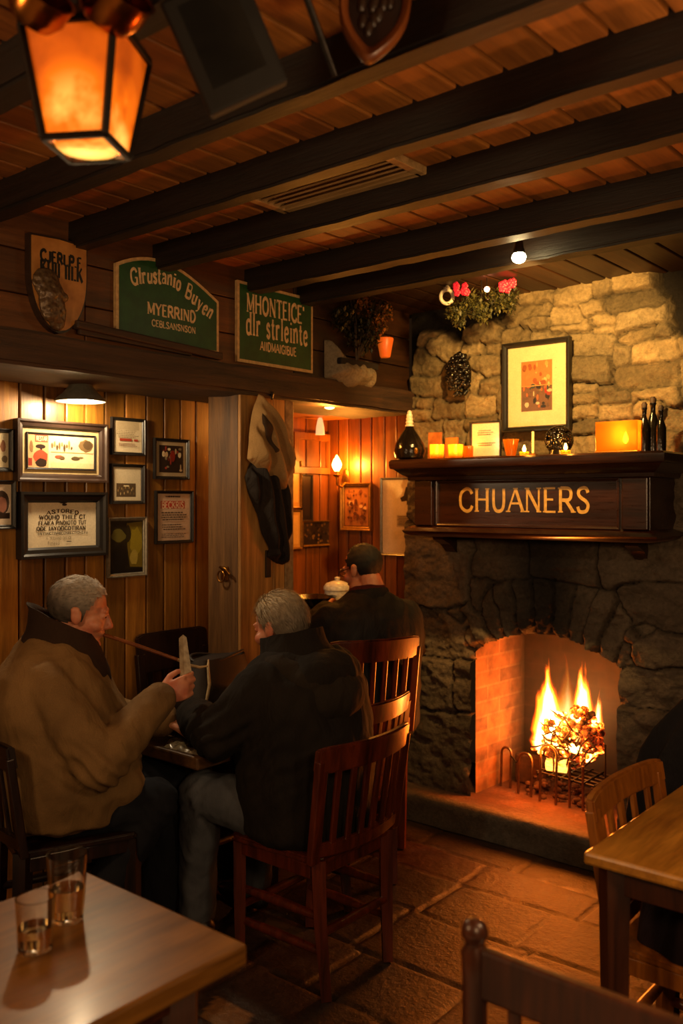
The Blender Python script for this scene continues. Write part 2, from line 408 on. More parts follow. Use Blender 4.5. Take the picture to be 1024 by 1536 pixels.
def stone_mat(name, rough=.85, bump=.7, bs=45, spec=.3):
    t = NT(name); v = t.coords(); n = t.noise(v, bs, 8, .68); n2 = t.noise(v, 9, 5, .6)
    c = t.mix(t.attr(), t.ramp(n, [(.3, .42), (.66, 1.)]), .8, 'MULTIPLY'); c = t.mix(c, t.ramp(n2, [(.3, .6), (.62, 1.)]), .7, 'MULTIPLY')
    rr = t.math('ADD', t.math('MULTIPLY', n2, .35), rough-.2)
    return t.bsdf(c, rr, t.bump(n, bump, .012), Specular_IOR_Level=spec)
M['stone'] = stone_mat('rubble_stone', .85, 1.0, 60)
M['flag'] = stone_mat('flagstone', .42, .55, 40, .5)
M['hearth'] = stone_mat('hearth_stone', .7, .6, 50, .4)

XL, XP, XA = -2.80, -3.20, -3.42        # sign wall, left panelled wall, alcove side wall
YB, YA = 3.90, 3.95                     # chimney breast, alcove back wall
ZC, ZB = 2.585, 2.49                    # ceiling boards, underside of beams
ZL0, ZL1 = 2.05, 2.17                   # lintel

# ---------------------------------------------------------------- floor of flagstones
def build_floor():
    rs = random.Random(5); rows = [.3, .62, .92, 1.24, 1.55, 1.88, 2.2, 2.52, 2.88, 3.21, 3.46, 3.75, 4.02]
    rects = []; tones = []
    pal = [(.055, .033, .022), (.075, .036, .022), (.062, .04, .027), (.09, .042, .024), (.045, .033, .025), (.07, .045, .03)]
    for a, b in zip(rows[:-1], rows[1:]):
        x = -3.5-rs.random()*.4
        while x < .6:
            w = rs.uniform(.36, .66); rects.append((x+w/2, (a+b)/2, w/2-.012, (b-a)/2-.012, rs.uniform(-.015, .015)))
            tones.append(pal[rs.randrange(len(pal))]); x += w
    gx = np.arange(-3.45, .45, .0135); gy = np.arange(.35, 4.0, .0135); X, Y = np.meshgrid(gx, gy)
    Xw = X+.035*(fbm(X*5, Y*5)-.47); Yw = Y+.035*(fbm(X*5+40, Y*5+9)-.47)
    idx, gap, d = rects_field(Xw, Yw, rects); e = np.clip(gap/.022, 0, 1); e = e*e*(3-2*e)
    h = -.012+.010*e+.005*(fbm(X*9, Y*9)-.5)*e
    tn = np.array(tones)[idx]*np.array([.62, .55, .56])*(.6+.7*fbm(X*7+3, Y*7))[..., None]
    dirt = np.clip((fbm(X*3+11, Y*3)-.45)*5, 0, 1)[..., None]; tn = tn*(1-.35*dirt)
    grout = np.array([.012, .009, .007])*np.ones(tn.shape); light = np.clip((fbm(X*4+7, Y*4+70)-.52)*7, 0, 1)[..., None]
    grout = grout*(1-light)+light*np.array([.12, .09, .06])
    C = grout*(1-e[..., None])+tn*e[..., None]
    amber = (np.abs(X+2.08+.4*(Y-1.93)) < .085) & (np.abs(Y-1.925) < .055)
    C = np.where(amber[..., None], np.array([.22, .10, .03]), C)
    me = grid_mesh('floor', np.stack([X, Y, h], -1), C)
    bm = bmesh.new(); bm.from_mesh(me)
    vs = [bm.verts.new(p) for p in ((-6, -4, -.03), (4, -4, -.03), (4, 5, -.03), (-6, 5, -.03))]; bm.faces.new(vs); bm.to_mesh(me); bm.free()
    o = bpy.data.objects.new('floor', me); COL.objects.link(o); me.materials.append(M['flag']); o['kind'] = 'structure'; o['label'] = 'dark reddish flagstone floor with worn joints'
build_floor()

# ---------------------------------------------------------------- chimney breast of rubble stone
def build_breast():
    rects = []; tones = []; rs = random.Random(11)
    def px(x0, y0, x1, y1, tone, an=0):
        a = onY(x0, (y0+y1)/2, YB); b = onY(x1, (y0+y1)/2, YB); c = onY((x0+x1)/2, y0, YB); d = onY((x0+x1)/2, y1, YB)
        rects.append(((a.x+b.x)/2, (c.z+d.z)/2, (b.x-a.x)/2*.86, (c.z-d.z)/2*.82, an)); tones.append(tone)
    U = '480,110,600,225 600,105,722,222 735,130,800,190 785,100,948,178 728,85,785,135 765,170,970,245 585,235,692,290 500,265,580,305 430,225,585,268 590,288,720,318 690,205,765,250 728,250,797,292 800,232,1003,308 725,293,800,318 820,308,938,350 938,285,992,332 642,320,797,390 642,393,793,490 858,340,1022,416 800,352,856,418 803,420,1024,502 180,340,280,400 120,390,210,470 115,455,232,532 108,540,190,572 150,305,205,335 310,310,420,350 310,352,365,392 365,350,412,390 318,395,410,455 345,480,412,520 225,470,300,545 190,545,300,600 115,572,190,612 300,455,345,500 290,530,400,600 640,492,745,525 640,527,750,560 750,500,860,560 640,562,745,610 640,612,755,662 745,565,870,610 860,505,1024,560 870,525,975,600 970,560,1060,640 970,640,1060,690 300,600,420,640 420,640,570,690 100,615,230,700 230,610,300,690 310,640,420,700 420,300,520,480 520,320,640,420 520,430,640,560 420,490,520,620 640,660,760,710 760,620,900,700 1025,300,1120,400 1025,400,1120,520 1060,520,1150,700 980,150,1100,290 430,560,640,640'
    for q in U.split():
        a = [float(v)/2.2555 for v in q.split(',')]; k = rs.uniform(.55, 1.25)
        b = (.31*k, .225*k, .115*k) if rs.random() < .75 else (.22*k, .165*k, .09*k)
        px(570+a[0], 360+a[1], 570+a[2], 360+a[3], b, rs.uniform(-.05, .05))
    Lw = '618,808,716,912 618,914,716,985 618,985,690,1062 690,985,724,1062 612,1062,720,1172 940,875,1040,945 938,945,1040,1000 938,1000,1040,1062 936,1062,1040,1165 900,800,1050,872 640,700,760,805 760,700,900,800 900,700,1040,800 716,800,800,868 800,790,905,868 1040,800,1150,900 1040,900,1150,1000 1040,1000,1150,1100 1040,1100,1150,1240 716,868,735,915'
    for q in Lw.split():
        k = rs.uniform(.8, 1.1); px(*[float(v) for v in q.split(',')], (.185*k, .135*k, .09*k), rs.uniform(-.02, .02))
    for i in range(11):
        a = math.radians(52+76*(i+.5)/11); r = .785
        rects.append((-2.006+r*math.cos(a), .313+r*math.sin(a), .095, .033, a)); k = rs.uniform(.8, 1.1); tones.append((.18*k, .135*k, .09*k))
    gx = np.arange(-2.79, -.9, .0072); gz = np.arange(0, 2.6, .0072); X, Z = np.meshgrid(gx, gz)
    Xw = X+.034*(fbm(X*8, Z*8)-.47)+.02*(fbm(X*26, Z*26)-.47); Zw = Z+.034*(fbm(X*8+50, Z*8+9)-.47)+.02*(fbm(X*26+5, Z*26+9)-.47)
    idx, gap, d = rects_field(Xw, Zw, rects)
    e = np.clip(gap/.026, 0, 1); e = np.sqrt(1-(1-e)**2)
    amp = np.array([rs.uniform(.022, .075) for _ in rects])[idx]
    h = amp*e+.055*(fbm(X*12, Z*17)-.5)*e+.014*(fbm(X*50, Z*60)-.5)
    tn = np.array(tones)[idx]*(.65+.75*fbm(X*10+3, Z*10))[..., None]
    mort = np.array([.03, .021, .012])*np.ones(tn.shape); C = mort*(1-e[..., None])+tn*e[..., None]
    # shade painted dark beyond the ragged edge of the lit stone, and soot over the arch
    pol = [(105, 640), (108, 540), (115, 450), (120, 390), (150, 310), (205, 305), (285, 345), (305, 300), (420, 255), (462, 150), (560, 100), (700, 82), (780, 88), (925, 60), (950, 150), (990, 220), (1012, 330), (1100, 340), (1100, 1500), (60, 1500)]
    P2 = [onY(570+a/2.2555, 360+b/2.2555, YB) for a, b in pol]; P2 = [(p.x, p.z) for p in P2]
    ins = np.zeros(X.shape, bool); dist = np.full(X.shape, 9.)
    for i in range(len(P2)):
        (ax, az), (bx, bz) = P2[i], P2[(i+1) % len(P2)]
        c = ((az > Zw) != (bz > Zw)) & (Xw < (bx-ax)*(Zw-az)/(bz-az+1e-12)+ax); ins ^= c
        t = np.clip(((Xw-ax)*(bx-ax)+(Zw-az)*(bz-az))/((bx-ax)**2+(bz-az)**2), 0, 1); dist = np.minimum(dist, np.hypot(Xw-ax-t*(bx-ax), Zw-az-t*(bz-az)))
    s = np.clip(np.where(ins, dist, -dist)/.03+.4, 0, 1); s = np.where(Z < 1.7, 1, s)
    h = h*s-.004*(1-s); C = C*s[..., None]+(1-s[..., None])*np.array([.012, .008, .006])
    soot = np.exp(-((X+2.0)/.24)**2)*np.clip((Z-.85)/.15, 0, 1)*np.clip((1.9-Z)/.3, 0, 1)
    C = C*(1-.86*soot)[..., None]
    # fire opening
    r = np.hypot(X+2.006, Z-.313); op = (np.abs(X+2.006) < .3785) & (Z < np.where(r < .657, 9, .0)) & (r < .657) | ((np.abs(X+2.006) < .3785) & (Z < .85))
    o4 = op[:-1, :-1] & op[1:, :-1] & op[:-1, 1:] & op[1:, 1:]
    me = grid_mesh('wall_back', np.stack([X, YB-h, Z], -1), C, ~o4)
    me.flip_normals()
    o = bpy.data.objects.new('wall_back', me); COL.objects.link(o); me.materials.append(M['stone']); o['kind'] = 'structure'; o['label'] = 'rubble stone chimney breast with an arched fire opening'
build_breast()

def brick_mat():
    t = NT('firebrick'); uv = t.n('ShaderNodeUVMap'); b = t.n('ShaderNodeTexBrick'); b.inputs['Scale'].default_value = 1
    b.inputs['Brick Width'].default_value = .21; b.inputs['Row Height'].default_value = .075; b.inputs['Mortar Size'].default_value = .006
    b.inputs['Color1'].default_value = (.24, .10, .035, 1); b.inputs['Color2'].default_value = (.13, .06, .03, 1); b.inputs['Mortar'].default_value = (.22, .12, .06, 1)
    t.l(uv.outputs[0], b.inputs['Vector']); n = t.noise(t.coords(), 14, 6)
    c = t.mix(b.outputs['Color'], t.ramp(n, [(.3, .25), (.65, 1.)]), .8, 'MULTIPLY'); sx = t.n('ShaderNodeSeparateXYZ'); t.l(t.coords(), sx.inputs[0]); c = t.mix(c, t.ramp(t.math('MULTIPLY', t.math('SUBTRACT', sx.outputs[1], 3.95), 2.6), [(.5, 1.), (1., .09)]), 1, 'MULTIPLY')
    return t.bsdf(c, .85, t.bump(t.mix(b.outputs['Fac'], n, .4), -.4, .008))
M['brick'] = brick_mat()
def quads_uv(name, quads, mat):
    me = bpy.data.meshes.new(name); vs = []; fs = []; uvs = []
    for q in quads:
        o = len(vs); vs += q; fs.append([o, o+1, o+2, o+3]); q = [Vector(p) for p in q]; u = (q[1]-q[0]); v = (q[3]-q[0]); L, H = u.length, v.length
        uvs += [(0, 0), (L, 0), (L, H), (0, H)]
    me.from_pydata(vs, [], fs); l = me.uv_layers.new(name='UVMap')
    for i, p in enumerate(uvs): l.data[i].uv = p
    me.materials.append(mat); return me
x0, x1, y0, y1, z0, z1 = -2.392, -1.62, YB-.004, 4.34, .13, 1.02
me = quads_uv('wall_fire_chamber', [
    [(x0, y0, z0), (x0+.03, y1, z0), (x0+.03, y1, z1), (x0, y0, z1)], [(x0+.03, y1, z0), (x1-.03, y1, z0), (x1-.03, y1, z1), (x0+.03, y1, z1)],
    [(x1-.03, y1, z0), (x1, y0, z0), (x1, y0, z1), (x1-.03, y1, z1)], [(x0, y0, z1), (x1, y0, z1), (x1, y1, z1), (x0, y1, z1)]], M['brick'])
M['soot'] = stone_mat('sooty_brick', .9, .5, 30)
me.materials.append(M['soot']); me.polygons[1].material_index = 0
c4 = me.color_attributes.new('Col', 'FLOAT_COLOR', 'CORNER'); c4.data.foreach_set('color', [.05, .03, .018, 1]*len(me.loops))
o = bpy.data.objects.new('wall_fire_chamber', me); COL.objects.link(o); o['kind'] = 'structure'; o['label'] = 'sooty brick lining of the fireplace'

# hearth slab
def build_hearth():
    X0, X1, Y0, Y1, H = -2.77, -1.2, 3.685, 3.825, .135
    n, m, k = 110, 20, 12
    pts = []; cols = []
    gx = np.linspace(X0, X1, n)
    rows = [(Y0-.004, 0.0), (Y0-.003, .03), (Y0+.002, .06), (Y0-.002, .09), (Y0, .115), (Y0+.008, .13), (Y0+.025, H)]+[(y, H) for y in np.linspace(Y0+.05, Y1, m)]
    P = np.zeros((len(rows), n, 3)); C = np.zeros_like(P)
    for i, (y, z) in enumerate(rows):
        nz = fbm(gx*9, np.full(n, y*9+z*20)); n2 = fbm(gx*30, np.full(n, y*30+z*50+7))
        P[i, :, 0] = gx; P[i, :, 1] = y+(.02*(nz-.5) if i < 7 else 0); P[i, :, 2] = z+(.006*(n2-.5) if i > 5 else 0)
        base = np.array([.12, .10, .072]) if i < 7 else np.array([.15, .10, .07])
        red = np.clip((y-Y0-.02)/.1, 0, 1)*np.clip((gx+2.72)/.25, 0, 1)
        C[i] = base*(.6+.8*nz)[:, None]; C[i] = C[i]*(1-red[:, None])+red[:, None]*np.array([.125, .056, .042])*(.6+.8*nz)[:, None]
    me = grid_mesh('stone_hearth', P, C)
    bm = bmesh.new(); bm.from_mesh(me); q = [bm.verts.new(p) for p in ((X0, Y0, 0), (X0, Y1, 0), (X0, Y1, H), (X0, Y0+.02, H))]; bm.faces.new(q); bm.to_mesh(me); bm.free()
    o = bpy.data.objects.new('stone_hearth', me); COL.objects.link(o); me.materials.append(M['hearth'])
    tag(o, 'low raised stone hearth slab with reddened top before the fire', 'hearth')
build_hearth()
gx = np.arange(-2.77, -1.2, .015); gy = np.arange(3.815, 4.35, .015); X, Y = np.meshgrid(gx, gy); nz = fbm(X*12, Y*12)
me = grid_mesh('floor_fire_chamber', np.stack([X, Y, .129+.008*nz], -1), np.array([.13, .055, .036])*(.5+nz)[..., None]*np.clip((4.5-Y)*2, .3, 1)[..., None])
o = bpy.data.objects.new('floor_fire_chamber', me); COL.objects.link(o); me.materials.append(M['hearth']); o['kind'] = 'structure'; o['label'] = 'reddened stone floor of the fireplace'

# ---------------------------------------------------------------- panelled walls
def boards(name, mat, O, U, L, z0, z1, w, N, seed, gap=.007, th=.02, label=None, tone=(.55, 1.15)):
    rs = random.Random(seed); mb = MB(); O, U, N = Vector(O), Vector(U), Vector(N); x = 0
    R = Matrix((U, N, Vector((0, 0, 1)))).transposed()
    while x < L-.01:
        ww = min(w*rs.uniform(.88, 1.12), L-x); k = rs.uniform(*tone); k2 = k*rs.uniform(.9, 1.05)
        mb.box(O+U*(x+ww/2)+N*(-th/2)+Vector((0, 0, (z0+z1)/2)), (ww-gap, th, z1-z0), R, .005, (k, k2, k2*rs.uniform(.85, 1)))
        x += ww
    mb.box(O+U*(L/2)+N*(-th-.012)+Vector((0, 0, (z0+z1)/2)), (L, .02, z1-z0), R, 0, (.05, .04, .03))
    return struct(name, mb, mat, None, label)
boards('wall_left', M['panel'], (XP, .3, 0), (0, 1, 0), 2.72, 0, 2.1, .102, (1, 0, 0), 3, label='vertical board panelling hung with framed pictures')
boards('wall_alcove_left', M['panel_d'], (XA, 3.0, 0), (0, 1, 0), .97, 0, 2.1, .13, (1, 0, 0), 9, label='panelled side wall of the lit alcove')
boards('wall_alcove_back', M['panel_d'], (XA, YA, 0), (1, 0, 0), .68, 0, 2.1, .085, (0, -1, 0), 4, label='panelled end wall of the lit alcove')
mb = MB(); mb.box((-3.31, 3.01, 1.0), (.26, .03, 2.12)); struct('wall_alcove_near', mb, M['hewn'])
mb = MB(); mb.box(((XA+XL)/2-.03, 3.5, 2.075), (.62, 1.0, .03), None, 0); struct('ceiling_alcove', mb, wood('alcove_ceiling', '#b5661e', '#8a4812', 'Y', 3, .5, .05))
# upper wall over the lintel: horizontal boards
mb = MB(); rs = random.Random(2)
for i, (a, b) in enumerate([(2.13, 2.30), (2.30, 2.45), (2.45, 2.62)]):
    for (p, q) in ((.2, 1.9), (1.9, 3.0), (3.0, 3.9)):
        k = rs.uniform(.75, 1.15)*(1 if p < 3 else .35); mb.box((XL-.02, (p+q)/2, (a+b)/2), (.04, q-p-.004, b-a-.004), None, .004, (k, k, k))  # far boards darkened, painting in the falloff of light
mb.box((XL-.06, 2, 2.37), (.04, 3.8, .55), None, 0, (.05, .05, .05))
struct('wall_left_upper', mb, M['signboards'], None, 'brown boarded wall over the lintel carrying the signs')
# hewn lintel
def noisy_box(c, s, amp, seg=.04, seed=0, bev=.012):
    bm = bmesh.new(); bmesh.ops.create_cube(bm, size=1)
    for v in bm.verts: v.co = Vector((v.co.x*s[0], v.co.y*s[1], v.co.z*s[2]))
    for ax in range(3):
        k = max(0, int(s[ax]/seg))
        for i in range(1, k):
            p = Vector((0, 0, 0)); p[ax] = -s[ax]/2+s[ax]*i/k; nn = Vector((0, 0, 0)); nn[ax] = 1
            bmesh.ops.bisect_plane(bm, geom=bm.verts[:]+bm.edges[:]+bm.faces[:], plane_co=p, plane_no=nn)
    bmesh.ops.bevel(bm, geom=[e for e in bm.edges if len(e.link_faces) == 2 and e.calc_face_angle() > .8], offset=bev, segments=2, affect='EDGES')
    for v in bm.verts:
        p = v.co+Vector(c); q = Vector((p.x*9, p.y*3.5, p.z*9))+Vector((seed, 0, 0)); v.co = p+mnoise.noise_vector(q)*amp+mnoise.noise_vector(q*4)*amp*.35
    me = bpy.data.meshes.new('nb'); bm.to_mesh(me); bm.free(); return me
o = struct('trim_lintel', noisy_box((-2.965, 2.1, (ZL0+ZL1)/2), (.43, 3.58, ZL1-ZL0), .007), M['hewn'], 40, 'dark hewn oak lintel across the left wall')
# post and plaster end of the partition
mb = MB(); mb.box((-2.91, 2.765, 1.0), (.19, .2, 2.12), None, .008, (.42, .34, .27)); mb.box((-2.809, 2.767, 1.0), (.018, .198, 2.12), None, .005, (1.3, 1.15, .9)); mb.box((-2.895, 2.905, 1.0), (.19, .075, 2.12), None, .006, (1.5, 1.4, 1.15))  # front skin of the post painted paler to stand for light on it
mb.box((-2.797, 2.83, 1.32), (.012, .03, .12), None, .002, (.05, .04, .03))
struct('trim_post', mb, M['post'], None, 'weathered oak post between panelling and alcove')
mb = MB(); mb.box((-2.9, 2.972, 1.0), (.2, .055, 2.12), None, .004); struct('trim_plaster', mb, plain('old_plaster', '#a08860', .85, 0, .5, 30, '#7a6242'), None, 'pale plaster edge of the partition')

# ---------------------------------------------------------------- ceiling
mb = MB(); rs = random.Random(8); x = -2.95
while x < 1.0:
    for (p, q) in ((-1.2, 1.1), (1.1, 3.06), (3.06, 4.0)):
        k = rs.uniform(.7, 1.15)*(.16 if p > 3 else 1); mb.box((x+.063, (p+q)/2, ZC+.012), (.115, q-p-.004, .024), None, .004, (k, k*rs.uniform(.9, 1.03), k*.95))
    x += .127
mb.box((-1, 1.4, ZC+.045), (4.2, 5.4, .03), None, 0, (.04, .03, .02))
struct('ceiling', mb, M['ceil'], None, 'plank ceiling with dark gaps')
for i, (y, w) in enumerate([(.55, .085), (1.02, .08), (1.455, .07), (1.83, .065), (2.2, .075), (2.69, .085), (3.02, .085)]):
    me = noisy_box((-.95, y+w/2, (ZB+ZC)/2+.01), (3.75, w, ZC-ZB+.02), .004, .06, i*7, .008)
    o = struct('ceiling_beam', me, M['beam'], 40); o['group'] = 'dark ceiling beams'
    o['label'] = 'dark exposed beam running across the plank ceiling'
# louvred vent
a, b = onZ(418, 298, ZC-.012), onZ(615, 268, ZC-.012)
vt = thing('ceiling_vent', 'pale wooden louvred vent set flush between the ceiling beams', 'vent', (-1.81, 2.09, ZC-.02))
mb = MB(); cx, cy, hw, hd = -1.81, 2.09, .275, .10
for sx in (-1, 1): mb.box((cx+sx*hw, cy, ZC-.012), (.03, 2*hd+.03, .024))
for sy in (-1, 1): mb.box((cx, cy+sy*hd, ZC-.012), (2*hw, .03, .024))
Mv = wood('vent_wood', '#c8a068', '#8a6a3a', 'X', 6, .5, .1); obj('frame', mb, Mv, vt)
mb = MB()
for i in range(6): mb.box((cx, cy-.075+i*.03, ZC-.012), (2*hw-.03, .03, .006), rot('X', .55), .001)
obj('louvre', mb, Mv, vt)
LAMP = {}
Zv = Vector((0, 0, 1))
class Face:
    """a wall surface: u along it, v up, n off it"""
    def __init__(s, O, U, N): s.O, s.U, s.N = Vector(O), Vector(U), Vector(N)
    def p(s, u, v, n=0): return s.O+s.U*u+Zv*v+s.N*n
LEFT = Face((XP, 0, 0), (0, 1, 0), (1, 0, 0)); SIGN = Face((XL, 0, 0), (0, 1, 0), (1, 0, 0))
BACK = Face((0, YB, 0), (1, 0, 0), (0, -1, 0)); ALB = Face((0, YA, 0), (1, 0, 0), (0, -1, 0)); ALL = Face((XA, 0, 0), (0, 1, 0), (1, 0, 0))
def uv_of(face, x, y, n=0):
    if abs(face.U.y) > .5: q = onX(x, y, face.O.x+face.N.x*n); return q.y, q.z
    q = onY(x, y, face.O.y+face.N.y*n); return q.x, q.z
def bounds(face, b, n=0):
    x0, y0, x1, y1 = b; m = (x0+x1)/2; h = (y0+y1)/2
    return uv_of(face, x0, h, n)[0], uv_of(face, m, y1, n)[1], uv_of(face, x1, h, n)[0], uv_of(face, m, y0, n)[1]
def frame_bars(mb, face, u0, v0, u1, v1, w, d, n0=.004, prof=((0, 0), (0, 1), (.25, 1.0), (.45, .8), (.8, .72), (1, .45), (1, 0)), col=None):
    """four mitred mouldings"""
    c = [(u0, v0, 1, 1), (u1, v0, -1, 1), (u1, v1, -1, -1), (u0, v1, 1, -1)]; rings = []
    for (u, v, a, b) in c: rings.append([face.p(u+a*w*p, v+b*w*p, n0+d*q) for p, q in prof])
    m = len(prof)
    for i in range(4):
        A, B = rings[i], rings[(i+1) % 4]
        mb.add(A+B, [[j, m+j, m+j+1, j+1] for j in range(m-1)], col)
def rectart(mb, face, u0, v0, u1, v1, n, col):
    mb.add([face.p(u0, v0, n), face.p(u1, v0, n), face.p(u1, v1, n), face.p(u0, v1, n)], [[0, 1, 2, 3]], col)
def polyart(mb, face, pts, n, col):
    mb.add([face.p(u, v, n) for u, v in pts], [list(range(len(pts)))], col)
class Art:
    """unit-square drawing on a picture: (0,0) bottom left"""
    def __init__(s, face, u0, v0, u1, v1, n): s.f, s.u0, s.v0, s.u1, s.v1, s.n = face, u0, v0, u1, v1, n; s.mb = MB(); s.k = 0
    def P(s, a, b): return s.u0+(s.u1-s.u0)*a, s.v0+(s.v1-s.v0)*b
    def rect(s, a, b, c, d, col):
        s.k += 1; p = s.P(a, b); q = s.P(c, d); rectart(s.mb, s.f, *p, *q, s.n+s.k*6e-5, col)
    def poly(s, pts, col): s.k += 1; polyart(s.mb, s.f, [s.P(*p) for p in pts], s.n+s.k*6e-5, col)
    def blob(s, a, b, ra, rb, col, n=12, seed=0, jag=.25):
        r = random.Random(seed+int(a*977)+int(b*313)); s.poly([(a+ra*math.cos(2*PI*i/n)*(1-jag*r.random()), b+rb*math.sin(2*PI*i/n)*(1-jag*r.random())) for i in range(n)], col)
    def text(s, t, a, b, c, h, col, thick=1.6, thin=.9, serif=True):
        s.k += 3; u, v = s.P(a, b); W = (s.u1-s.u0)*(c-a); H = (s.v1-s.v0)*h
        text(s.mb, t, lambda x, y, e: s.f.p(u+x, v+y, s.n+s.k*6e-5+e*.3), H, W, col, thick, thin, serif, 4)
    def lines(s, a, b, c, d, n, col, seed=0):
        r = random.Random(seed); step = (d-b)/n
        for i in range(n):
            y = d-step*(i+.5); x = a+r.random()*.08*(c-a); e = c-r.random()*.25*(c-a)
            while x < e:
                w = r.uniform(.03, .1)*(c-a); s.rect(x, y-step*.22, min(x+w, e), y+step*.22, col); x += w+.02*(c-a)
def framed(label, face, b, fw, fmat, drawer, depth=.022, paper='#cdb894', group='framed pictures on the panelling', mat_w=0, inner=None, cat='picture', name='framed_picture', uv=None, n0=.004):
    u0, v0, u1, v1 = uv or bounds(face, b, depth)
    r = thing(name, label, cat, face.p((u0+u1)/2, v0, 0), 0, group)
    mb = MB(); frame_bars(mb, face, u0, v0, u1, v1, fw, depth, n0); obj('frame', mb, fmat, r)
    mb = MB(); mb.prism([(u0+.003, v0+.003), (u1-.003, v0+.003), (u1-.003, v1-.003), (u0+.003, v1-.003)], face.O, face.U, Zv, face.N, n0-.002, n0+.003, '#30251a')
    obj('backing', mb, M['art'], r)
    a0, b0, a1, b1 = u0+fw*.9, v0+fw*.9, u1-fw*.9, v1-fw*.9; n = n0+depth*.32
    mb = MB(); rectart(mb, face, a0, b0, a1, b1, n, paper); obj('mat_board', mb, M['art'], r)
    if mat_w: a0 += mat_w; b0 += mat_w; a1 -= mat_w; b1 -= mat_w
    if inner:
        mb = MB(); frame_bars(mb, face, a0, b0, a1, b1, inner[0], .006, n+.0004); obj('inner_frame', mb, inner[1], r)
    A = Art(face, a0, b0, a1, b1, n+.0006); drawer(A); obj('print', A.mb, M['art'], r)
    return r

# ---------------------------------------------------------------- pictures on the panelling
SEP, INK, RED = '#8a6a44', '#2a1c14', '#9c3a24'
def d_big(a):
    a.rect(0, 0, 1, 1, '#d3bd92'); a.rect(.02, .05, .31, .95, '#b99668'); a.rect(.12, .74, .3, .94, '#a8442c')
    a.text('RESTAR', .14, .78, .29, .12, '#e0c9a0', 2, 1.4, False); a.blob(.2, .62, .08, .07, INK); a.rect(.19, .48, .22, .62, INK); a.blob(.2, .33, .11, .22, '#a8432a', 12, 2)
    a.blob(.21, .18, .09, .14, INK, 10, 4); a.rect(.03, .1, .08, .3, '#8e3324'); a.blob(.07, .6, .03, .2, '#7a5a38', 8, 3)
    for i in range(9): a.blob(.36+i*.035, .66+.05*math.sin(i*2.1), .018, .1+.05*math.sin(i*3), ('#6a5236', '#8c7048', '#4d3a26')[i % 3], 9, i)
    a.blob(.85, .7, .12, .2, '#6b5537', 16, 5); a.blob(.88, .72, .08, .14, '#4b3a25', 12, 6); a.rect(.34, .48, .98, .5, '#a98d60')
    a.blob(.46, .36, .08, .05, '#9b4a34', 10, 7); a.blob(.5, .33, .05, .05, '#5d4a30', 10, 8); a.blob(.7, .33, .07, .06, '#4d4028', 10, 9); a.blob(.78, .36, .05, .025, '#6a5a38', 8, 10)
    a.rect(.34, .05, .97, .2, '#c8b083')
def d_cert(a):
    a.rect(0, 0, 1, 1, '#d8c8a8'); c = '#2e2218'
    for i, ch in enumerate('ASTORED'):
        t = (i-3)/3; a.text(ch, .5+t*.2-.028, .76-.04*t*t, .5+t*.2+.028, .075, c, 2.2, 1.3)
    a.text('WOUHD THILE CT', .17, .62, .83, .085, c, 2.3, 1.4); a.text('FEAIEA PINDIOTO TUT', .16, .5, .84, .08, c, 2.3, 1.4)
    a.text('ODE IAYODCOTIRAN', .13, .38, .83, .08, c, 2.3, 1.4); a.text('IAFEIAICTINRBCONRECTIONS.FU', .15, .29, .86, .05, c, 1.8, 1.2)
    a.text('A. TEILIAND OFFICE', .26, .185, .62, .05, '#6a563c', 1.4, 1); a.text('fineso', .28, .07, .45, .07, '#6a563c', 1, .8); a.rect(.55, .12, .62, .135, c)
    a.blob(.5, .985, .08, .035, INK, 12, 3); a.blob(.52, .93, .04, .03, INK, 10, 4)
def d_note(a):
    a.rect(0, 0, 1, 1, '#cdbb98'); a.rect(.12, .72, .9, .98, '#b3a07e'); a.lines(.1, .45, .9, .72, 5, '#8c7a5c', 3); a.rect(.2, .36, .62, .44, RED); a.rect(.7, .36, .84, .43, RED)
    a.lines(.12, .18, .88, .3, 3, '#7a4a38', 6)
def d_card(a):
    a.rect(0, 0, 1, 1, '#c9b896'); a.rect(.1, .1, .82, .52, '#50402c')
    for i in range(14): a.blob(.16+.045*i, .3+.1*math.sin(i*2.3), .02, .05, ('#a88c5c', '#7a6240', '#c2a878')[i % 3], 8, i)
    a.rect(.36, .42, .56, .46, '#d8c69a')
def d_silver(a):
    a.rect(0, 0, 1, 1, '#211a0c'); a.poly([(.5, .95), (.97, .98), (.98, .1), (.6, .12), (.52, .5)], '#6d5a14'); a.blob(.78, .6, .2, .3, '#8e7a1e', 14, 3); a.blob(.72, .3, .14, .16, '#a08a3a', 12, 4)
    a.blob(.25, .72, .24, .14, '#5c5220', 14, 5); a.blob(.3, .3, .26, .3, '#14100a', 14, 6); a.blob(.55, .75, .09, .2, '#2a220e', 10, 7); a.rect(0, 0, 1, .08, '#120e08')
def d_dark(a):
    a.rect(0, 0, 1, 1, '#2a1d16')
    for i in range(26):
        r = random.Random(i); a.blob(r.uniform(.08, .92), r.uniform(.08, .92), r.uniform(.03, .09), r.uniform(.04, .13), r.choice(['#8c3426', '#b99a72', '#d0bb94', '#5e2418', '#7a6a52']), 9, i)
    a.blob(.55, .6, .13, .25, '#7c2418', 12, 4)
def d_poster(a):
    a.rect(0, 0, 1, 1, '#c4a284'); a.lines(.2, .9, .85, .97, 1, INK, 2); a.rect(.1, .68, .82, .84, '#b2402c'); a.text('BECKRIS', .13, .69, .79, .13, '#d8b48e', 2, 1.4)
    a.lines(.08, .42, .92, .62, 4, '#4a3a2c', 5); a.lines(.12, .22, .9, .36, 3, '#4a3a2c', 8); a.lines(.08, .06, .92, .16, 3, '#5a4636', 9)
def d_e1(a): a.rect(0, 0, 1, 1, '#cdbd98'); a.blob(.8, .6, .12, .2, '#8a5a3a', 10, 2); a.blob(.85, .25, .12, .12, '#6a5a40', 10, 4); a.lines(.2, .7, .7, .9, 3, '#8c7a5c', 2)
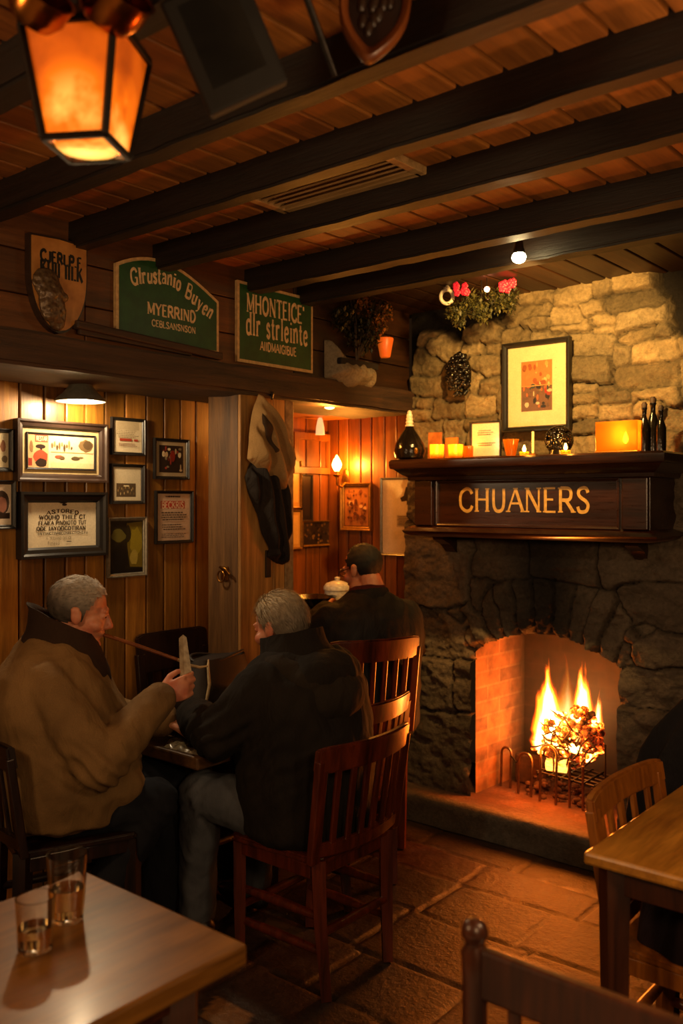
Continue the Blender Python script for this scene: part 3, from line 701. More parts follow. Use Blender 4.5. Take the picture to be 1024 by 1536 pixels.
def d_e2(a): a.rect(0, 0, 1, 1, '#cbb9a0'); a.blob(.72, .55, .22, .3, '#3a2a20', 16, 2, .05); a.blob(.72, .5, .16, .22, '#8a5a48', 14, 3); a.rect(.4, .16, .95, .3, INK)
framed('wide dark framed double print with red poster scene, under the pendant lamp', LEFT, (26, 632, 162, 723), .032, M['ebony'], d_big, .036, '#b7a274', mat_w=.02, inner=(.007, M['black']))
framed('black framed certificate with bold lettering below the wide double print', LEFT, (31, 738, 161, 836), .042, M['black'], d_cert, .038, '#d8c8a8')
framed('small framed notice with red line, topmost right of the wide print', LEFT, (168, 627, 218, 683), .014, M['black'], d_note, .018, '#cdbb98')
framed('small black framed card with a dark miniature in its lower half', LEFT, (167, 696, 217, 756), .014, M['black'], d_card, .018, '#c9b896', mat_w=.004)
framed('silver framed dark yellow painting below the small card', LEFT, (162, 776, 220, 865), .016, M['silver'], d_silver, .018, '#211a0c')
framed('small framed red and black group picture nearest the oak post, upper one', LEFT, (232, 658, 284, 719), .014, M['black'], d_dark, .018, '#a08a68', mat_w=.018)
framed('tall framed handbill with red heading, below the red and black group picture', LEFT, (234, 736, 290, 815), .014, M['black'], d_poster, .018, '#c4a284')
framed('framed pale sketch cut by the picture edge, upper of the two', LEFT, (-34, 642, 20, 707), .016, M['black'], d_e1, .018, '#cdbd98')
framed('framed oval portrait print cut by the picture edge, lower of the two', LEFT, (-38, 720, 24, 794), .016, M['black'], d_e2, .018, '#cbb9a0')

# pendant over the pictures
q = onX(121, 600, -3.05); lp = thing('pendant_lamp', 'conical dark metal lamp hanging from the lintel over the wide print', 'lamp', (q.x, q.y, q.z))
LAMP['pendant'] = Vector((q.x, q.y, q.z+.012))
mb = MB(); pr = [(.098, -.005), (.094, .004), (.07, .025), (.048, .05), (.03, .082), (.024, .09)]
mb.lathe(pr+[(r-.004, z-.002) for r, z in pr[::-1]], q, 32, cap=False)
ma = plain('lamp_enamel', '#6a675c', .4, .1); obj('lamp_shade', mb, ma, lp, 40)
mb = MB(); mb.lathe([(.027, .085), (.03, .09), (.03, .105), (.016, .112), (.014, max(.12, ZL0-q.z+.004))], q, 20); obj('fitting', mb, M['iron'], lp, 40)
mb = MB(); mb.ell(q+Vector((0, 0, .012)), (.075, .075, .012), n=20); obj('bulb', mb, emit('lamp_glow', '#fff0d8', 22), lp, 60)

# ---------------------------------------------------------------- painted signs
GRN = plain('sign_green', '#1f4a22', .45, 0, .05, 20, '#163a1a'); TAN = plain('sign_tan', '#c8a470', .5)
def sign(label, face, b, outline, letters, t=.018):
    u0, v0, u1, v1 = bounds(face, b, t); r = thing('painted_sign', label, 'sign', face.p((u0+u1)/2, v0, 0)); W, H = u1-u0, v1-v0
    pts = [(u0+a*W, v0+c*H) for a, c in outline]; mb = MB(); mb.prism(pts, face.O, face.U, Zv, face.N, .002, t); obj('board_edge', mb, TAN, r)
    cx, cy = (u0+u1)/2, (v0+v1)/2; k = .013
    ins = []; n = len(pts)
    for i in range(n):
        p, q, s = Vector(pts[i-1]), Vector(pts[i]), Vector(pts[(i+1) % n]); e1 = (q-p).normalized(); e2 = (s-q).normalized(); n1 = Vector((-e1.y, e1.x)); n2 = Vector((-e2.y, e2.x))
        bis = (n1+n2).normalized(); ins.append(q+bis*(k/max(.4, bis.dot(n1))))
    mb = MB(); mb.prism([tuple(p) for p in ins], face.O, face.U, Zv, face.N, t-.002, t+.0015); obj('green_panel', mb, GRN, r)
    mb = MB(); letters(mb, lambda a, c, e=0: face.p(u0+a*W, v0+c*H, t+.0022+e), W, H); obj('lettering', mb, M['paint'], r)
    return r
def L1(mb, P, W, H):
    def line(t, a0, b0, a1, h, drop=0, **k):
        text(mb, t, lambda x, y, e: P(a0+x/W, b0+drop*x/W+y/H, e), h*H, (a1-a0)*W, None, **k)
    # arched first line, letter by letter
    s = 'Glrustanıo Buyen'.replace('ı', 'i'); wd = [_G[c][0]+1.2 for c in s]; T = sum(wd); x = 0
    for c, w in zip(s, wd):
        m = (x+w/2)/T; a = .13+.78*m; base = .625+.10*math.sin(PI*min(1, m*1.15))-.30*max(0, m-.45)**1.4*1.6; an = -.9*max(0, m-.35)+.12*(m < .2); hh = .175
        def pl(px, py, e, a=a, base=base, an=an, w=w):
            dx = px-w/T*.78*W*.5; return P(a+(dx*math.cos(an)-py*math.sin(an))/W, base+(dx*math.sin(an)+py*math.cos(an))/H, e)
        if c != ' ': text(mb, c, pl, hh*H, w/T*.78*W*.9, None, 2.0, 1.1)
        x += w
    line('MYERRIND', .28, .34, .75, .13, thick=2.3, thin=1.4); line('CEBLSANSNSON', .32, .205, .75, .072, thick=2.1, thin=1.4)
arch = [(0, 0), (1, 0), (1, .66)]+[(1-i/14, .66+.34*math.sin(PI*(.0+.5*min(1, (i/14)/.62))) if i/14 < .62 else .66+.34-.0*(i/14)-.16*((i/14-.62)/.38)**2) for i in range(1, 14)]+[(0, .84)]
sign('green arch-topped board with curved cream lettering beside the shield', SIGN, (174, 392, 328, 519), arch, L1)
def L2(mb, P, W, H):
    def line(t, a0, b0, a1, h, **k): text(mb, t, lambda x, y, e: P(a0+x/W, b0+y/H, e), h*H, (a1-a0)*W, None, **k)
    line("MHONTEICE'", .11, .64, .87, .22, thick=2.1, thin=1.2); line('dlr strleinte', .10, .36, .92, .27, thick=1.7, thin=1.1); line('AIIDMAIGIBUE', .28, .19, .76, .105, thick=2, thin=1.3)
sign('green rectangular board with cream lettering, nearest the stone planter', SIGN, (356, 434, 469, 551), [(0, 0), (1, 0), (1, 1), (0, 1)], L2)
# shield
u0, v0, u1, v1 = bounds(SIGN, (44, 356, 131, 500), .03); W, H = u1-u0, v1-v0
sh = thing('shield_plaque', 'tan heraldic shield with dark lettering and carved relief, left of green signs', 'shield', SIGN.p((u0+u1)/2, v0, 0))
out = [(.5, 0)]
for i in range(1, 11): t = i/10; out.append((.5+.5*math.sin(t*PI/2)**.8, .62*t**1.5))
out += [(1.0, .98), (.5, 1.0), (0, .98)]
for i in range(10, 0, -1): t = i/10; out.append((.5-.5*math.sin(t*PI/2)**.8, .62*t**1.5))
mb = MB(); mb.prism([(u0+a*W, v0+b*H) for a, b in out], SIGN.O, SIGN.U, Zv, SIGN.N, .002, .03); obj('backing', mb, M['ebony'], sh)
mb = MB(); mb.prism([(u0+(.5+(a-.5)*.94)*W, v0+(.5+(b-.5)*.95)*H) for a, b in out], SIGN.O, SIGN.U, Zv, SIGN.N, .026, .034); obj('face', mb, plain('shield_tan', '#b07a3e', .4, 0, .1, 15, '#94602a'), sh)
mb = MB()
for t, a, b, c, h in (('CJERLP.F', .17, .72, .88, .11), ('KUII III.K', .17, .575, .9, .15)): text(mb, t, lambda x, y, e, a=a, b=b: SIGN.p(u0+a*W+x, v0+(b)*H+y, .0345+e), h*H, (c-a)*W, None, 3.0, 1.8, False)
obj('lettering', mb, M['black'], sh)
mb = MB(); f = lambda a, b, n: SIGN.p(u0+a*W, v0+b*H, n)
mb.ell(f(.27, .49, .036), (.018, .055, .055)); mb.ell(f(.33, .4, .042), (.02, .05, .05)); mb.ell(f(.45, .37, .04), (.015, .04, .025)); mb.ell(f(.36, .26, .04), (.02, .05, .06)); mb.ell(f(.47, .2, .038), (.014, .028, .06)); mb.ell(f(.29, .33, .038), (.016, .035, .06)); mb.ell(f(.43, .12, .037), (.012, .03, .03))
me = remesh(mb, .004, 2); displace(me, lambda c, n: .004*mnoise.noise(c*60)); obj('carved_relief', me, plain('relief_bronze', '#4a3626', .35, .3, .3, 90, '#6a553c'), sh, 60)
# loose timber lying along the lintel
mb = MB(); a = onX(112, 488, -2.765); b = onX(330, 545, -2.765); mb.bar((-2.765, a.y, ZL1+.05), (-2.762, b.y, ZL1+.018), .03, .035, .006, (1, 0, 0)); mb.bar((-2.772, a.y+.02, ZL1+.028), (-2.77, b.y-.15, ZL1+.014), .022, .02, .005, (1, 0, 0))
tag(obj('old_timber', mb, M['hewn']), 'split old timber lying along the top of the lintel', 'timber')

# ---------------------------------------------------------------- planter on the wall
def leaves(mb, c, rad, n, size, cols, seed, shape=(1, 1, 1), stems=None):
    r = random.Random(seed); c = Vector(c)
    for i in range(n):
        d = Vector((r.gauss(0, 1), r.gauss(0, 1), r.gauss(0, 1))).normalized()*r.random()**.45
        p = c+Vector((d.x*rad*shape[0], d.y*rad*shape[1], d.z*rad*shape[2])); s = size*r.uniform(.5, 1.2)
        R = Matrix.Rotation(r.uniform(0, 6.3), 3, 'Z')@Matrix.Rotation(r.uniform(-1.3, 1.3), 3, 'X')
        q = [Vector((0, 0, 0)), Vector((.3*s, .45*s, .08*s)), Vector((0, s, 0)), Vector((-.3*s, .45*s, .08*s))]
        mb.add([R@v+p for v in q], [[0, 1, 2], [0, 2, 3]], r.choice(cols))
foliage = NT('leaf_green'); foliage = foliage.bsdf(foliage.attr(), .45)
u0, v0, u1, v1 = bounds(SIGN, (500, 515, 566, 588), .06)
poly = [(u0, v1), (u0+.03, v1+.005), (u0+.05, v1-.03), (u0+.1, v1-.06), (u1-.05, v1-.07), (u1-.01, v1-.06), (u1, v0+.05), (u1-.03, v0+.02), (u1-.09, v0+.03), (u0+.12, v0), (u0+.05, v0+.035), (u0, v0+.06)]
pl = thing('stone_planter', 'rough stone wall trough holding the dark bush, right of green sign', 'planter', SIGN.p((u0+u1)/2, v0, 0))
me = relief(poly, SIGN.O, SIGN.U, Zv, SIGN.N, .006, lambda a, b, d: .003+.10*(1-math.exp(-d/.025))+.018*mnoise.noise(Vector((a*22, b*22, 0)))*min(1, d/.02), 'trough')
c4 = me.color_attributes['Col']; c4.data.foreach_set('color', [v for _ in me.vertices for v in (.36, .27, .17, 1)]); obj('trough', me, M['stone'], pl)
mb = MB(); mb.box(SIGN.p((u0+u1)/2, v1-.1, .045), (.08, (u1-u0)*.85, .03)); obj('soil', mb, plain('soil', '#1a110b', .9, 0, .5), pl)
bu = thing('potted_bush', 'dark bush with amber tips growing from the stone trough', 'plant', SIGN.p((u0+u1)/2, v1-.085, .06))
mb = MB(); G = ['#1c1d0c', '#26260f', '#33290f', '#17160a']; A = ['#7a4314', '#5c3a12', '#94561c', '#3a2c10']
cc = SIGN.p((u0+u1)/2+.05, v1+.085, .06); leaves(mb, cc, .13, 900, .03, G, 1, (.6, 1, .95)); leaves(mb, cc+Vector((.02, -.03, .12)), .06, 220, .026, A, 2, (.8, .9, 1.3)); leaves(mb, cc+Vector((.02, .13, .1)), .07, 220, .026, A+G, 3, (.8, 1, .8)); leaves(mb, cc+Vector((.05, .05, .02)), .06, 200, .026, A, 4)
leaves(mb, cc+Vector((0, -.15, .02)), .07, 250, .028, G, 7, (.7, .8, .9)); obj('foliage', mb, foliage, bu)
mb = MB()
for i in range(9):
    r = random.Random(i); e = cc+Vector((r.uniform(-.02, .05), r.uniform(-.12, .16), r.uniform(.1, .2))); mb.tube([SIGN.p((u0+u1)/2, v1-.09, .06), (SIGN.p((u0+u1)/2, v1-.09, .06)+e)/2+Vector((.01, 0, .02)), e], [.004, .003, .0015], 6)
obj('stem', mb, M['hewn'], bu)
q = SIGN.p(u1+.01, v1-.0, .10); pt = thing('orange_pot', 'small glowing orange pot tucked at the right of the wall bush', 'pot', q+Vector((0, 0, -.045)))
mb = MB(); pr = [(.022, -.05), (.026, -.045), (.034, 0), (.042, .04), (.04, .045), (.036, .04), (.03, 0), (.02, -.04)]
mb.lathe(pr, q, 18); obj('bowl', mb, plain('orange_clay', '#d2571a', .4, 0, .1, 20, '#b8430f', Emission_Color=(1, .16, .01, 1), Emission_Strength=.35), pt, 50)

# ---------------------------------------------------------------- alcove
LAMP['alcove'] = onZ(494, 609, ZL0)+Vector((0, 0, -.06))
q = onZ(494, 609, 2.058); r = thing('recessed_lamp', 'small round glowing lamp set in the alcove ceiling', 'lamp', q)
mb = MB(); mb.lathe([(.03, .004), (.034, -.004), (.03, -.008), (.024, -.004)], q, 20, cap=False); obj('ring', mb, M['brass'], r, 50)
mb = MB(); mb.ell(q+Vector((0, 0, -.004)), (.025, .025, .012)); obj('bulb', mb, emit('bulb_amber', '#ffc060', 30), r, 60)
q = onX(480, 640, -3.32); r = thing('cone_lamp', 'little cream cone shade under the alcove ceiling corner', 'lamp', q)
mb = MB(); mb.lathe([(.026, -.045), (.022, 0), (.014, .04), (.008, .05)], q, 18); obj('lamp_shade', mb, plain('cream_shade', '#e0b070', .5, 0, 0, 20, Emission_Color=(1, .6, .25, 1), Emission_Strength=.8), r, 50)
mb = MB(); mb.tube([q+Vector((0, 0, .045)), (q.x, q.y, 2.068)], .006); obj('stem', mb, M['iron'], r)
# wall sconce
q = onX(505, 712, -3.30); q = onY(505, 700, 3.86); r = thing('wall_sconce', 'lit brass candle sconce in the corner of the alcove', 'lamp', (q.x, q.y, q.z-.1))
LAMP['sconce'] = Vector((q.x+.055, 3.895, q.z+.01))
mb = MB(); mb.ell((q.x, YA-.012, q.z-.06), (.025, .008, .05)); obj('backplate', mb, M['brass'], r, 60)
mb = MB(); mb.tube([(q.x, YA-.015, q.z-.09), (q.x, YA-.05, q.z-.115), (q.x, q.y, q.z-.10), (q.x, q.y, q.z-.05)], .006); mb.lathe([(.006, -.06), (.022, -.05), (.024, -.045), (.01, -.04), (.01, -.02)], q, 16); obj('arm', mb, M['brass'], r, 50)
mb = MB(); mb.lathe([(.012, -.025), (.024, -.005), (.028, .012), (.02, .035), (.008, .055), (.002, .065)], q, 16); obj('bulb', mb, emit('sconce_flame', '#ffb04a', 45), r, 60)
def d_gold(a):
    a.rect(0, 0, 1, 1, '#a8642c')
    for i in range(70): k = random.Random(i+50); a.blob(k.uniform(.1, .9), k.uniform(.06, .94), k.uniform(.03, .09), k.uniform(.03, .08), k.choice(['#7c3f1c', '#d8a464', '#8f5426', '#5c2e14']), 9, i)
framed('gilt framed amber print below the sconce on the alcove wall', ALB, (510, 724, 556, 796), .022, M['gold'], d_gold, .022, '#6a4018', group='pictures in the alcove', mat_w=.008)
def d_dress(a):
    a.rect(0, 0, 1, 1, '#cdb28a'); a.poly([(.42, .75), (.5, .78), (.55, .9), (.6, .9), (.64, .78), (.75, .72), (.68, .7), (.55, .71), (.45, .7)], '#2c1f15'); a.rect(.57, .66, .6, .71, '#2c1f15'); a.rect(.34, .36, .72, .52, '#a88e68'); a.lines(.36, .38, .7, .51, 6, '#3a2a1c', 3)
framed('tall pale poster with small dark emblem, half behind the mantelpiece', ALB, (570, 716, 640, 834), .012, M['silver'], d_dress, .016, '#cdb28a', group='pictures in the alcove')
def d_pan(a): a.rect(0, 0, 1, 1, '#2a1c10'); [a.blob(random.Random(i).uniform(.05, .95), random.Random(i+9).uniform(.05, .95), .04, .07, random.Random(i).choice(['#5a3c1e', '#3c2814', '#6e4c26', '#17100a']), 8, i) for i in range(40)]
framed('wide dark mottled panel with thin gilt rim, low on the alcove side wall', ALL, (454, 781, 499, 819), .01, M['gold'], d_pan, .016, '#2a1c10', group='pictures in the alcove')
def d_blk(a): a.rect(0, 0, 1, 1, '#171008'); a.rect(.2, .1, .8, .9, '#241810')
framed('narrow dark framed panel above the mottled panel', ALL, (453, 712, 469, 782), .008, M['ebony'], d_blk, .016, '#171008', group='pictures in the alcove')
def d_lit(a): a.rect(0, 0, 1, 1, '#c48a3c'); a.rect(.1, .1, .9, .9, '#d6a052')
framed('narrow glowing tan picture beside the hanging coat, upper of two', ALL, (424, 690, 452, 762), .008, M['gold'], d_lit, .016, '#c48a3c', group='pictures in the alcove')
framed('narrow gilt picture beside the hanging coat, lower of two', ALL, (424, 765, 453, 824), .01, M['gold'], d_lit, .016, '#b57a30', group='pictures in the alcove')
# raised door panel in the side wall
mb = MB(); u0, v0, u1, v1 = bounds(ALL, (440, 650, 497, 700), .01); frame_bars(mb, ALL, u0, v0-.04, u1, v1, .035, .02, 0, ((0, 0), (0, 1), (1, 1), (1.15, .2))); obj_ = struct('trim_alcove_panel', mb, wood('trim_warm', '#96561c', '#6a360f', 'Z', 5, .4))

# ---------------------------------------------------------------- post: latch and hanging coats
q = onX(340, 862, -2.81); q = onY(337, 860, 2.662); r = thing('brass_latch', 'small brass latch with a ring fixed to the oak post', 'latch', q)
mb = MB(); mb.box((q.x, 2.661, q.z), (.045, .009, .06)); obj('plate', mb, M['brass'], r)
mb = MB(); mb.tube([(q.x-.01, 2.655, q.z+.02), (q.x, 2.635, q.z+.028), (q.x+.04, 2.63, q.z+.024), (q.x+.055, 2.64, q.z)], .006); mb.tube([Vector((q.x+.022*math.cos(t), 2.64, q.z-.012+.024*math.sin(t))) for t in [i*PI/6 for i in range(13)]], .004, 8); obj('ring', mb, M['brass'], r, 60)
HK = Face((-2.795, 0, 0), (0, 1, 0), (1, 0, 0))
def hp(pts, n=.05): return [uv_of(HK, x, y, n) for x, y in pts]
q = onX(402, 592, -2.77); r = thing('coat_hook', 'black iron hook at the top of the partition holding the coats', 'hook', q)
mb = MB(); mb.tube([(-2.80, q.y, q.z+.03), (-2.765, q.y, q.z+.02), (-2.745, q.y, q.z-.02), (-2.74, q.y, q.z+.01)], .006); obj('prong', mb, M['iron'], r, 60); mb = MB(); mb.box((-2.795, q.y, q.z+.03), (.008, .03, .06)); obj('plate', mb, M['iron'], r)
M['tweed'] = fabric('tweed', '#b08a56', '#7e6038', 300, .9, .4); M['darkcloth'] = fabric('dark_cloth', '#2c231c', '#16110e', 300, .85, .6)
dc = hp([(388, 690), (430, 700), (441, 740), (440, 800), (436, 848), (426, 846), (410, 835), (413, 824), (404, 800), (396, 770), (384, 740), (378, 715)])
me = relief(dc, HK.O, HK.U, Zv, HK.N, .005, lambda a, b, d: .004+.06*(1-math.exp(-d/.018))+.018*math.sin((a*1.0+b*.25)*115)*min(1, d/.015)+.01*mnoise.noise(Vector((a*20, b*7, 3))), 'dark_coat')
o = obj('dark_coat', me, M['darkcloth']); tag(o, 'dark coat hanging below the tweed jacket on the partition', 'coat')
tc = hp([(401, 588), (408, 600), (424, 622), (437, 645), (447, 672), (451, 690), (447, 702), (441, 706), (440, 740), (436, 742), (424, 728), (408, 710), (392, 694), (386, 688), (387, 655), (391, 628), (396, 606)], .09)
def th(a, b, d):
    t = (b-tc[0][1]); return .03+.075*(1-math.exp(-d/.016))+.02*math.sin((a*1.0+t*.42)*85)*min(1, d/.02)+.012*mnoise.noise(Vector((a*25, b*10, 9)))
me = relief(tc, HK.O, HK.U, Zv, HK.N, .0045, th, 'tweed_jacket'); r = thing('tweed_jacket', 'brown tweed jacket hanging on the hook above the dark coat', 'jacket', HK.p(tc[0][0], tc[8][1], .03))
obj('jacket_body', me, M['tweed'], r)
lp_ = hp([(409, 618), (421, 640), (431, 668), (434, 682), (424, 678), (414, 655), (405, 634)], .15); me = relief(lp_, HK.O, HK.U, Zv, HK.N, .004, lambda a, b, d: .098+.016*(1-math.exp(-d/.006))+.008*math.sin(b*60), 'lapel'); obj('lapel', me, fabric('tweed_dark', '#4a3824', '#33261a', 300), r)
# ================================================================ mantelpiece
MX0, MX1, MY = -2.63, -1.30, 3.50
mt = thing('mantelpiece', 'dark carved mahogany mantelpiece with gold lettering on its front', 'mantelpiece', (-2.03, 3.7, 1.42))
def shelf_prof(mb, x0, x1, y, yb, prof):
    """stepped moulding running round front and both returns: prof (out, z)"""
    rings = []
    for o, z in prof: rings.append([(x0-o, yb, z), (x0-o, y-o, z), (x1+o, y-o, z), (x1+o, yb, z)])
    m = len(rings); vs = [p for r in rings for p in r]
    fs = [[i*4+k, i*4+k+1, (i+1)*4+k+1, (i+1)*4+k] for i in range(m-1) for k in range(3)]+[[0, 3, 2, 1], [(m-1)*4+k for k in range(4)]]
    mb.add(vs, fs)
yb = 3.885
mb = MB(); shelf_prof(mb, MX0+.0, MX1, MY, yb, [(-.01, 1.748), (0, 1.75), (.004, 1.76), (.004, 1.785), (-.004, 1.793), (-.02, 1.795)]); obj('shelf', mb, M['mahog'], mt, 35)
mb = MB(); shelf_prof(mb, MX0+.07, MX1-.07, MY+.07, yb, [(0, 1.69), (.008, 1.695), (.01, 1.71), (.03, 1.722), (.045, 1.735), (.06, 1.75)]); obj('cornice_moulding', mb, M['mahog'], mt, 35)
FX0, FX1, FY = MX0+.085, MX1-.085, MY+.085
mb = MB(); mb.box(((FX0+FX1)/2, (FY+yb)/2, 1.575), (FX1-FX0, yb-FY, .25), None, .003); obj('frieze', mb, M['mahog'], mt)
p0, p1 = onY(655, 755, FY).x, onY(930, 755, FY).x
mb = MB(); FR = Face((0, FY, 0), (1, 0, 0), (0, -1, 0)); frame_bars(mb, FR, p0, 1.478, p1, 1.692, .014, .012, 0); obj('panel_moulding', mb, M['mahog'], mt, 35)
mb = MB()
for a, b in ((FX0+.012, p0-.016), (p1+.014, p1+.05), (FX1-.085, FX1-.004)):
    mb = MB(); mb.box(((a+b)/2, FY-.008, 1.585), (b-a, .022, .215), None, .005); obj('pilaster', mb, M['mahog'], mt)
mb = MB(); shelf_prof(mb, MX0+.07, MX1-.07, MY+.07, yb, [(-.03, 1.425), (0, 1.43), (.022, 1.44), (.03, 1.452), (.012, 1.466), (-.012, 1.478)]); obj('base_moulding', mb, M['mahog'], mt, 35)
mb = MB()
for x in (-1.52, -2.50):
    mb = MB(); mb.prism([(0, 0), (.17, 0), (.165, -.02), (.10, -.045), (.05, -.085), (0, -.10)], (x, yb, 1.425), (0, -1, 0), Zv, (1, 0, 0), -.03, .03); obj('bracket', mb, M['mahog'], mt)
mb = MB(); a = onY(688, 760, FY-.002); b = onY(884, 757, FY-.002); h = .102
text(mb, 'CHUANERS', lambda x, y, e: Vector((a.x+x, FY-.0015-e, 1.549+y)), h, b.x-a.x, None, 1.5, .9); obj('lettering', mb, plain('gilt_letters', '#c99a50', .4, .2), mt)

# ================================================================ things on the mantelshelf
ZS = 1.796
def onshelf(x, y=3.62): p = onY(x, 680, y); return Vector((p.x, y, ZS))
amber = NT('amber_glass'); _tl = amber.n('ShaderNodeBsdfTranslucent'); _tl.inputs['Color'].default_value = (1, .6, .15, 1); _tp = amber.n('ShaderNodeBsdfTransparent'); _tp.inputs['Color'].default_value = (1, .72, .3, 1); _gl = amber.n('ShaderNodeBsdfGlossy'); _gl.inputs['Roughness'].default_value = .08
_m1 = amber.n('ShaderNodeMixShader'); _m1.inputs[0].default_value = .35; amber.l(_tl.outputs[0], _m1.inputs[1]); amber.l(_tp.outputs[0], _m1.inputs[2]); _m2 = amber.n('ShaderNodeMixShader'); _m2.inputs[0].default_value = .06; amber.l(_m1.outputs[0], _m2.inputs[1]); amber.l(_gl.outputs[0], _m2.inputs[2]); amber.l(_m2.outputs[0], amber.out.inputs['Surface']); amber = amber.m
amberd = plain('amber_card', '#b5651c', .6, 0, 0, 30, '#9a5216')
flame_e = emit('candle_flame', '#ffb648', 60); wax = plain('wax', '#e2c48a', .5)
blk = plain('dark_glaze', '#15100c', .14, .1, .35, 70)
q = onshelf(614, 3.6); r = thing('glass_decanter', 'dark faceted decanter with white ringed neck at left mantel end', 'decanter', q)
mb = MB(); mb.lathe([(.05, 0), (.07, .01), (.078, .045), (.07, .08), (.045, .12), (.024, .15), (.018, .165)], q, 24)
me = mb.mesh('bottle'); displace(me, lambda c, n: .003*math.sin(c.z*260)*math.sin(math.atan2(c.y-q.y, c.x-q.x)*12)); obj('bottle', me, blk, r, 30)
mb = MB()
for i in range(4): mb.lathe([(.014, 0), (.021-.002*i, .006), (.021-.002*i, .010), (.014, .016)], q+Vector((0, 0, .16+.016*i)), 18)
mb.ell(q+Vector((0, 0, .23)), (.011, .011, .014)); obj('stopper', mb, M['white'], r, 50)
def jar(label, x, y, rad, h, lit, group='amber candle glasses on the mantelshelf', pro=None):
    q = onshelf(x, y); r = thing('candle_glass', label, 'candle holder', q, 0, group)
    mb = MB(); pr = pro or [(rad*.82, 0), (rad*.95, .008), (rad, h)]; t = .0035
    mb.lathe(pr+[(a-t, max(b, t)) for a, b in pr[::-1]], q, 24); obj('glass', mb, amber, r, 50)
    if lit:
        mb = MB(); mb.lathe([(rad*.7, .004), (rad*.7, h*.3)], q, 18); obj('candle', mb, wax, r, 50)
        mb = MB(); mb.lathe([(.003, 0), (.009, .012), (.008, .02), (.002, .036)], q+Vector((0, 0, h*.3+.004)), 12); obj('flame', mb, flame_e, r, 60)
        LAMP.setdefault('candles', []).append(q+Vector((0, 0, h*.3+.05)))
    return r
jar('lit amber candle glass just right of the decanter', 655, 3.55, .035, .065, True)
jar('low lit amber glass in front of the two amber cards', 683, 3.56, .036, .062, True)
jar('small unlit amber glass beside the little white card', 702, 3.60, .024, .055, False)
jar('unlit amber cup with flared rim right of the white card', 766, 3.58, .034, .075, False, pro=[(.018, 0), (.022, .006), (.036, .075)])
for x, y, w, h, lab, an in ((652, 3.74, .075, .14, 'taller amber card leaning on the stones behind the candles', .12), (677, 3.68, .075, .105, 'shorter amber card standing behind the low lit glass', -.1)):
    q = onshelf(x, y); mb = MB(); mb.box(q+Vector((0, 0, h/2+.001)), (w, .012, h), rot('Z', an)@rot('X', -.08), .003); tag(obj('amber_card', mb, amberd), lab, 'card', 'amber cards on the mantelshelf')
u0, v0 = onY(706, 680, 3.66).x, ZS+.001; u1, v1 = onY(752, 680, 3.66).x, onY(728, 632, 3.66).z
def d_small(a): a.rect(0, 0, 1, 1, '#d8c6a4'); a.lines(.2, .62, .85, .8, 3, '#6a5a44', 2); a.lines(.18, .3, .88, .42, 2, '#4a3c2c', 4)
framed('small dark framed white notice standing on the mantelshelf', Face((0, 3.665, 0), (1, 0, 0), (0, -1, 0)), None, .009, M['black'], d_small, .014, '#d8c6a4', group='frames over the fireplace', uv=(u0, v0, u1, v1))
u0, u1 = onY(752, 580, 3.80).x, onY(853, 580, 3.80).x; v0, v1 = onY(800, 646, 3.8).z, onY(802, 510, 3.8).z
def d_abs(a):
    a.rect(0, 0, 1, .5, '#6a4a34'); a.rect(0, .5, 1, 1, '#a86a38')
    for i in range(60):
        k = random.Random(i+5); y = k.random(); c = k.choice(['#c08a4c', '#8c4a28', '#c8a068', '#7c4426', '#b0703c']) if y > .5 else k.choice(['#8c3a24', '#b5a080', '#3c4038', '#5c4434', '#a85a30', '#2a2420', '#9a2c1c'])
        a.blob(k.random()*.86+.07, y*.9+.05, k.uniform(.02, .1), k.uniform(.02, .07), c, 8, i)
    a.rect(0, .495, 1, .51, '#c08a48')
framed('large dark framed abstract orange print hung on the stone breast', Face((0, 3.835, 0), (1, 0, 0), (0, -1, 0)), None, .024, M['black'], d_abs, .03, '#cdb88c', group='frames over the fireplace', uv=(u0, v0, u1, v1), mat_w=.072)
q = onshelf(799, 3.6); r = thing('taper_candle', 'thin cream taper candle standing before the large framed print', 'candle', q)
mb = MB(); mb.lathe([(.006, 0), (.006, .105), (.003, .108)], q, 12); obj('wax', mb, wax, r, 50); mb = MB(); mb.lathe([(.02, 0), (.02, .006), (.008, .012)], q, 16); obj('base', mb, M['brass'], r, 50)
def tealight(x, y, lab):
    q = onshelf(x, y); r = thing('tealight', lab, 'candle', q, 0, 'tealights on the mantelshelf')
    mb = MB(); mb.lathe([(.02, 0), (.021, .014), (.017, .015), (.016, .011)], q, 18); obj('cup', mb, amber, r, 50)
    mb = MB(); mb.lathe([(.003, 0), (.008, .01), (.007, .018), (.002, .032)], q+Vector((0, 0, .012)), 12); obj('flame', mb, flame_e, r, 60); LAMP['candles'].append(q+Vector((0, -.01, .06)))
tealight(786, 3.53, 'low lit tealight beside the taper candle'); tealight(848, 3.53, 'low lit tealight under the dark cone cluster')
q = onshelf(838, 3.63); mb = MB(); rr = random.Random(4)
for i in range(150):
    d = Vector((rr.gauss(0, 1), rr.gauss(0, 1), rr.gauss(0, 1))).normalized(); p = q+Vector((d.x*.06, d.y*.05, .065+d.z*.06)); mb.ell(p, (.012, .012, .005), align(d), 8)
mb.ell(q+Vector((0, 0, .06)), (.055, .045, .055)); mb.lathe([(.045, 0), (.04, .03)], q, 16)
tag(obj('cone_cluster', mb, blk, None, 50), 'round dark pine cone ornament on the mantelshelf under the print', 'ornament')
q = onshelf(931, 3.62); r = thing('candle_lantern', 'square amber glass candle box burning near the right mantel end', 'candle holder', q)
mb = MB(); w, h = .088, .125
for sx, sy, a in ((0, -1, 0), (0, 1, 0), (-1, 0, 1), (1, 0, 1)): mb.box(q+Vector((sx*w, sy*w*.55, h/2+.004)), ((.005, w*1.1, h) if a else (w*2, .005, h)), None, .001)
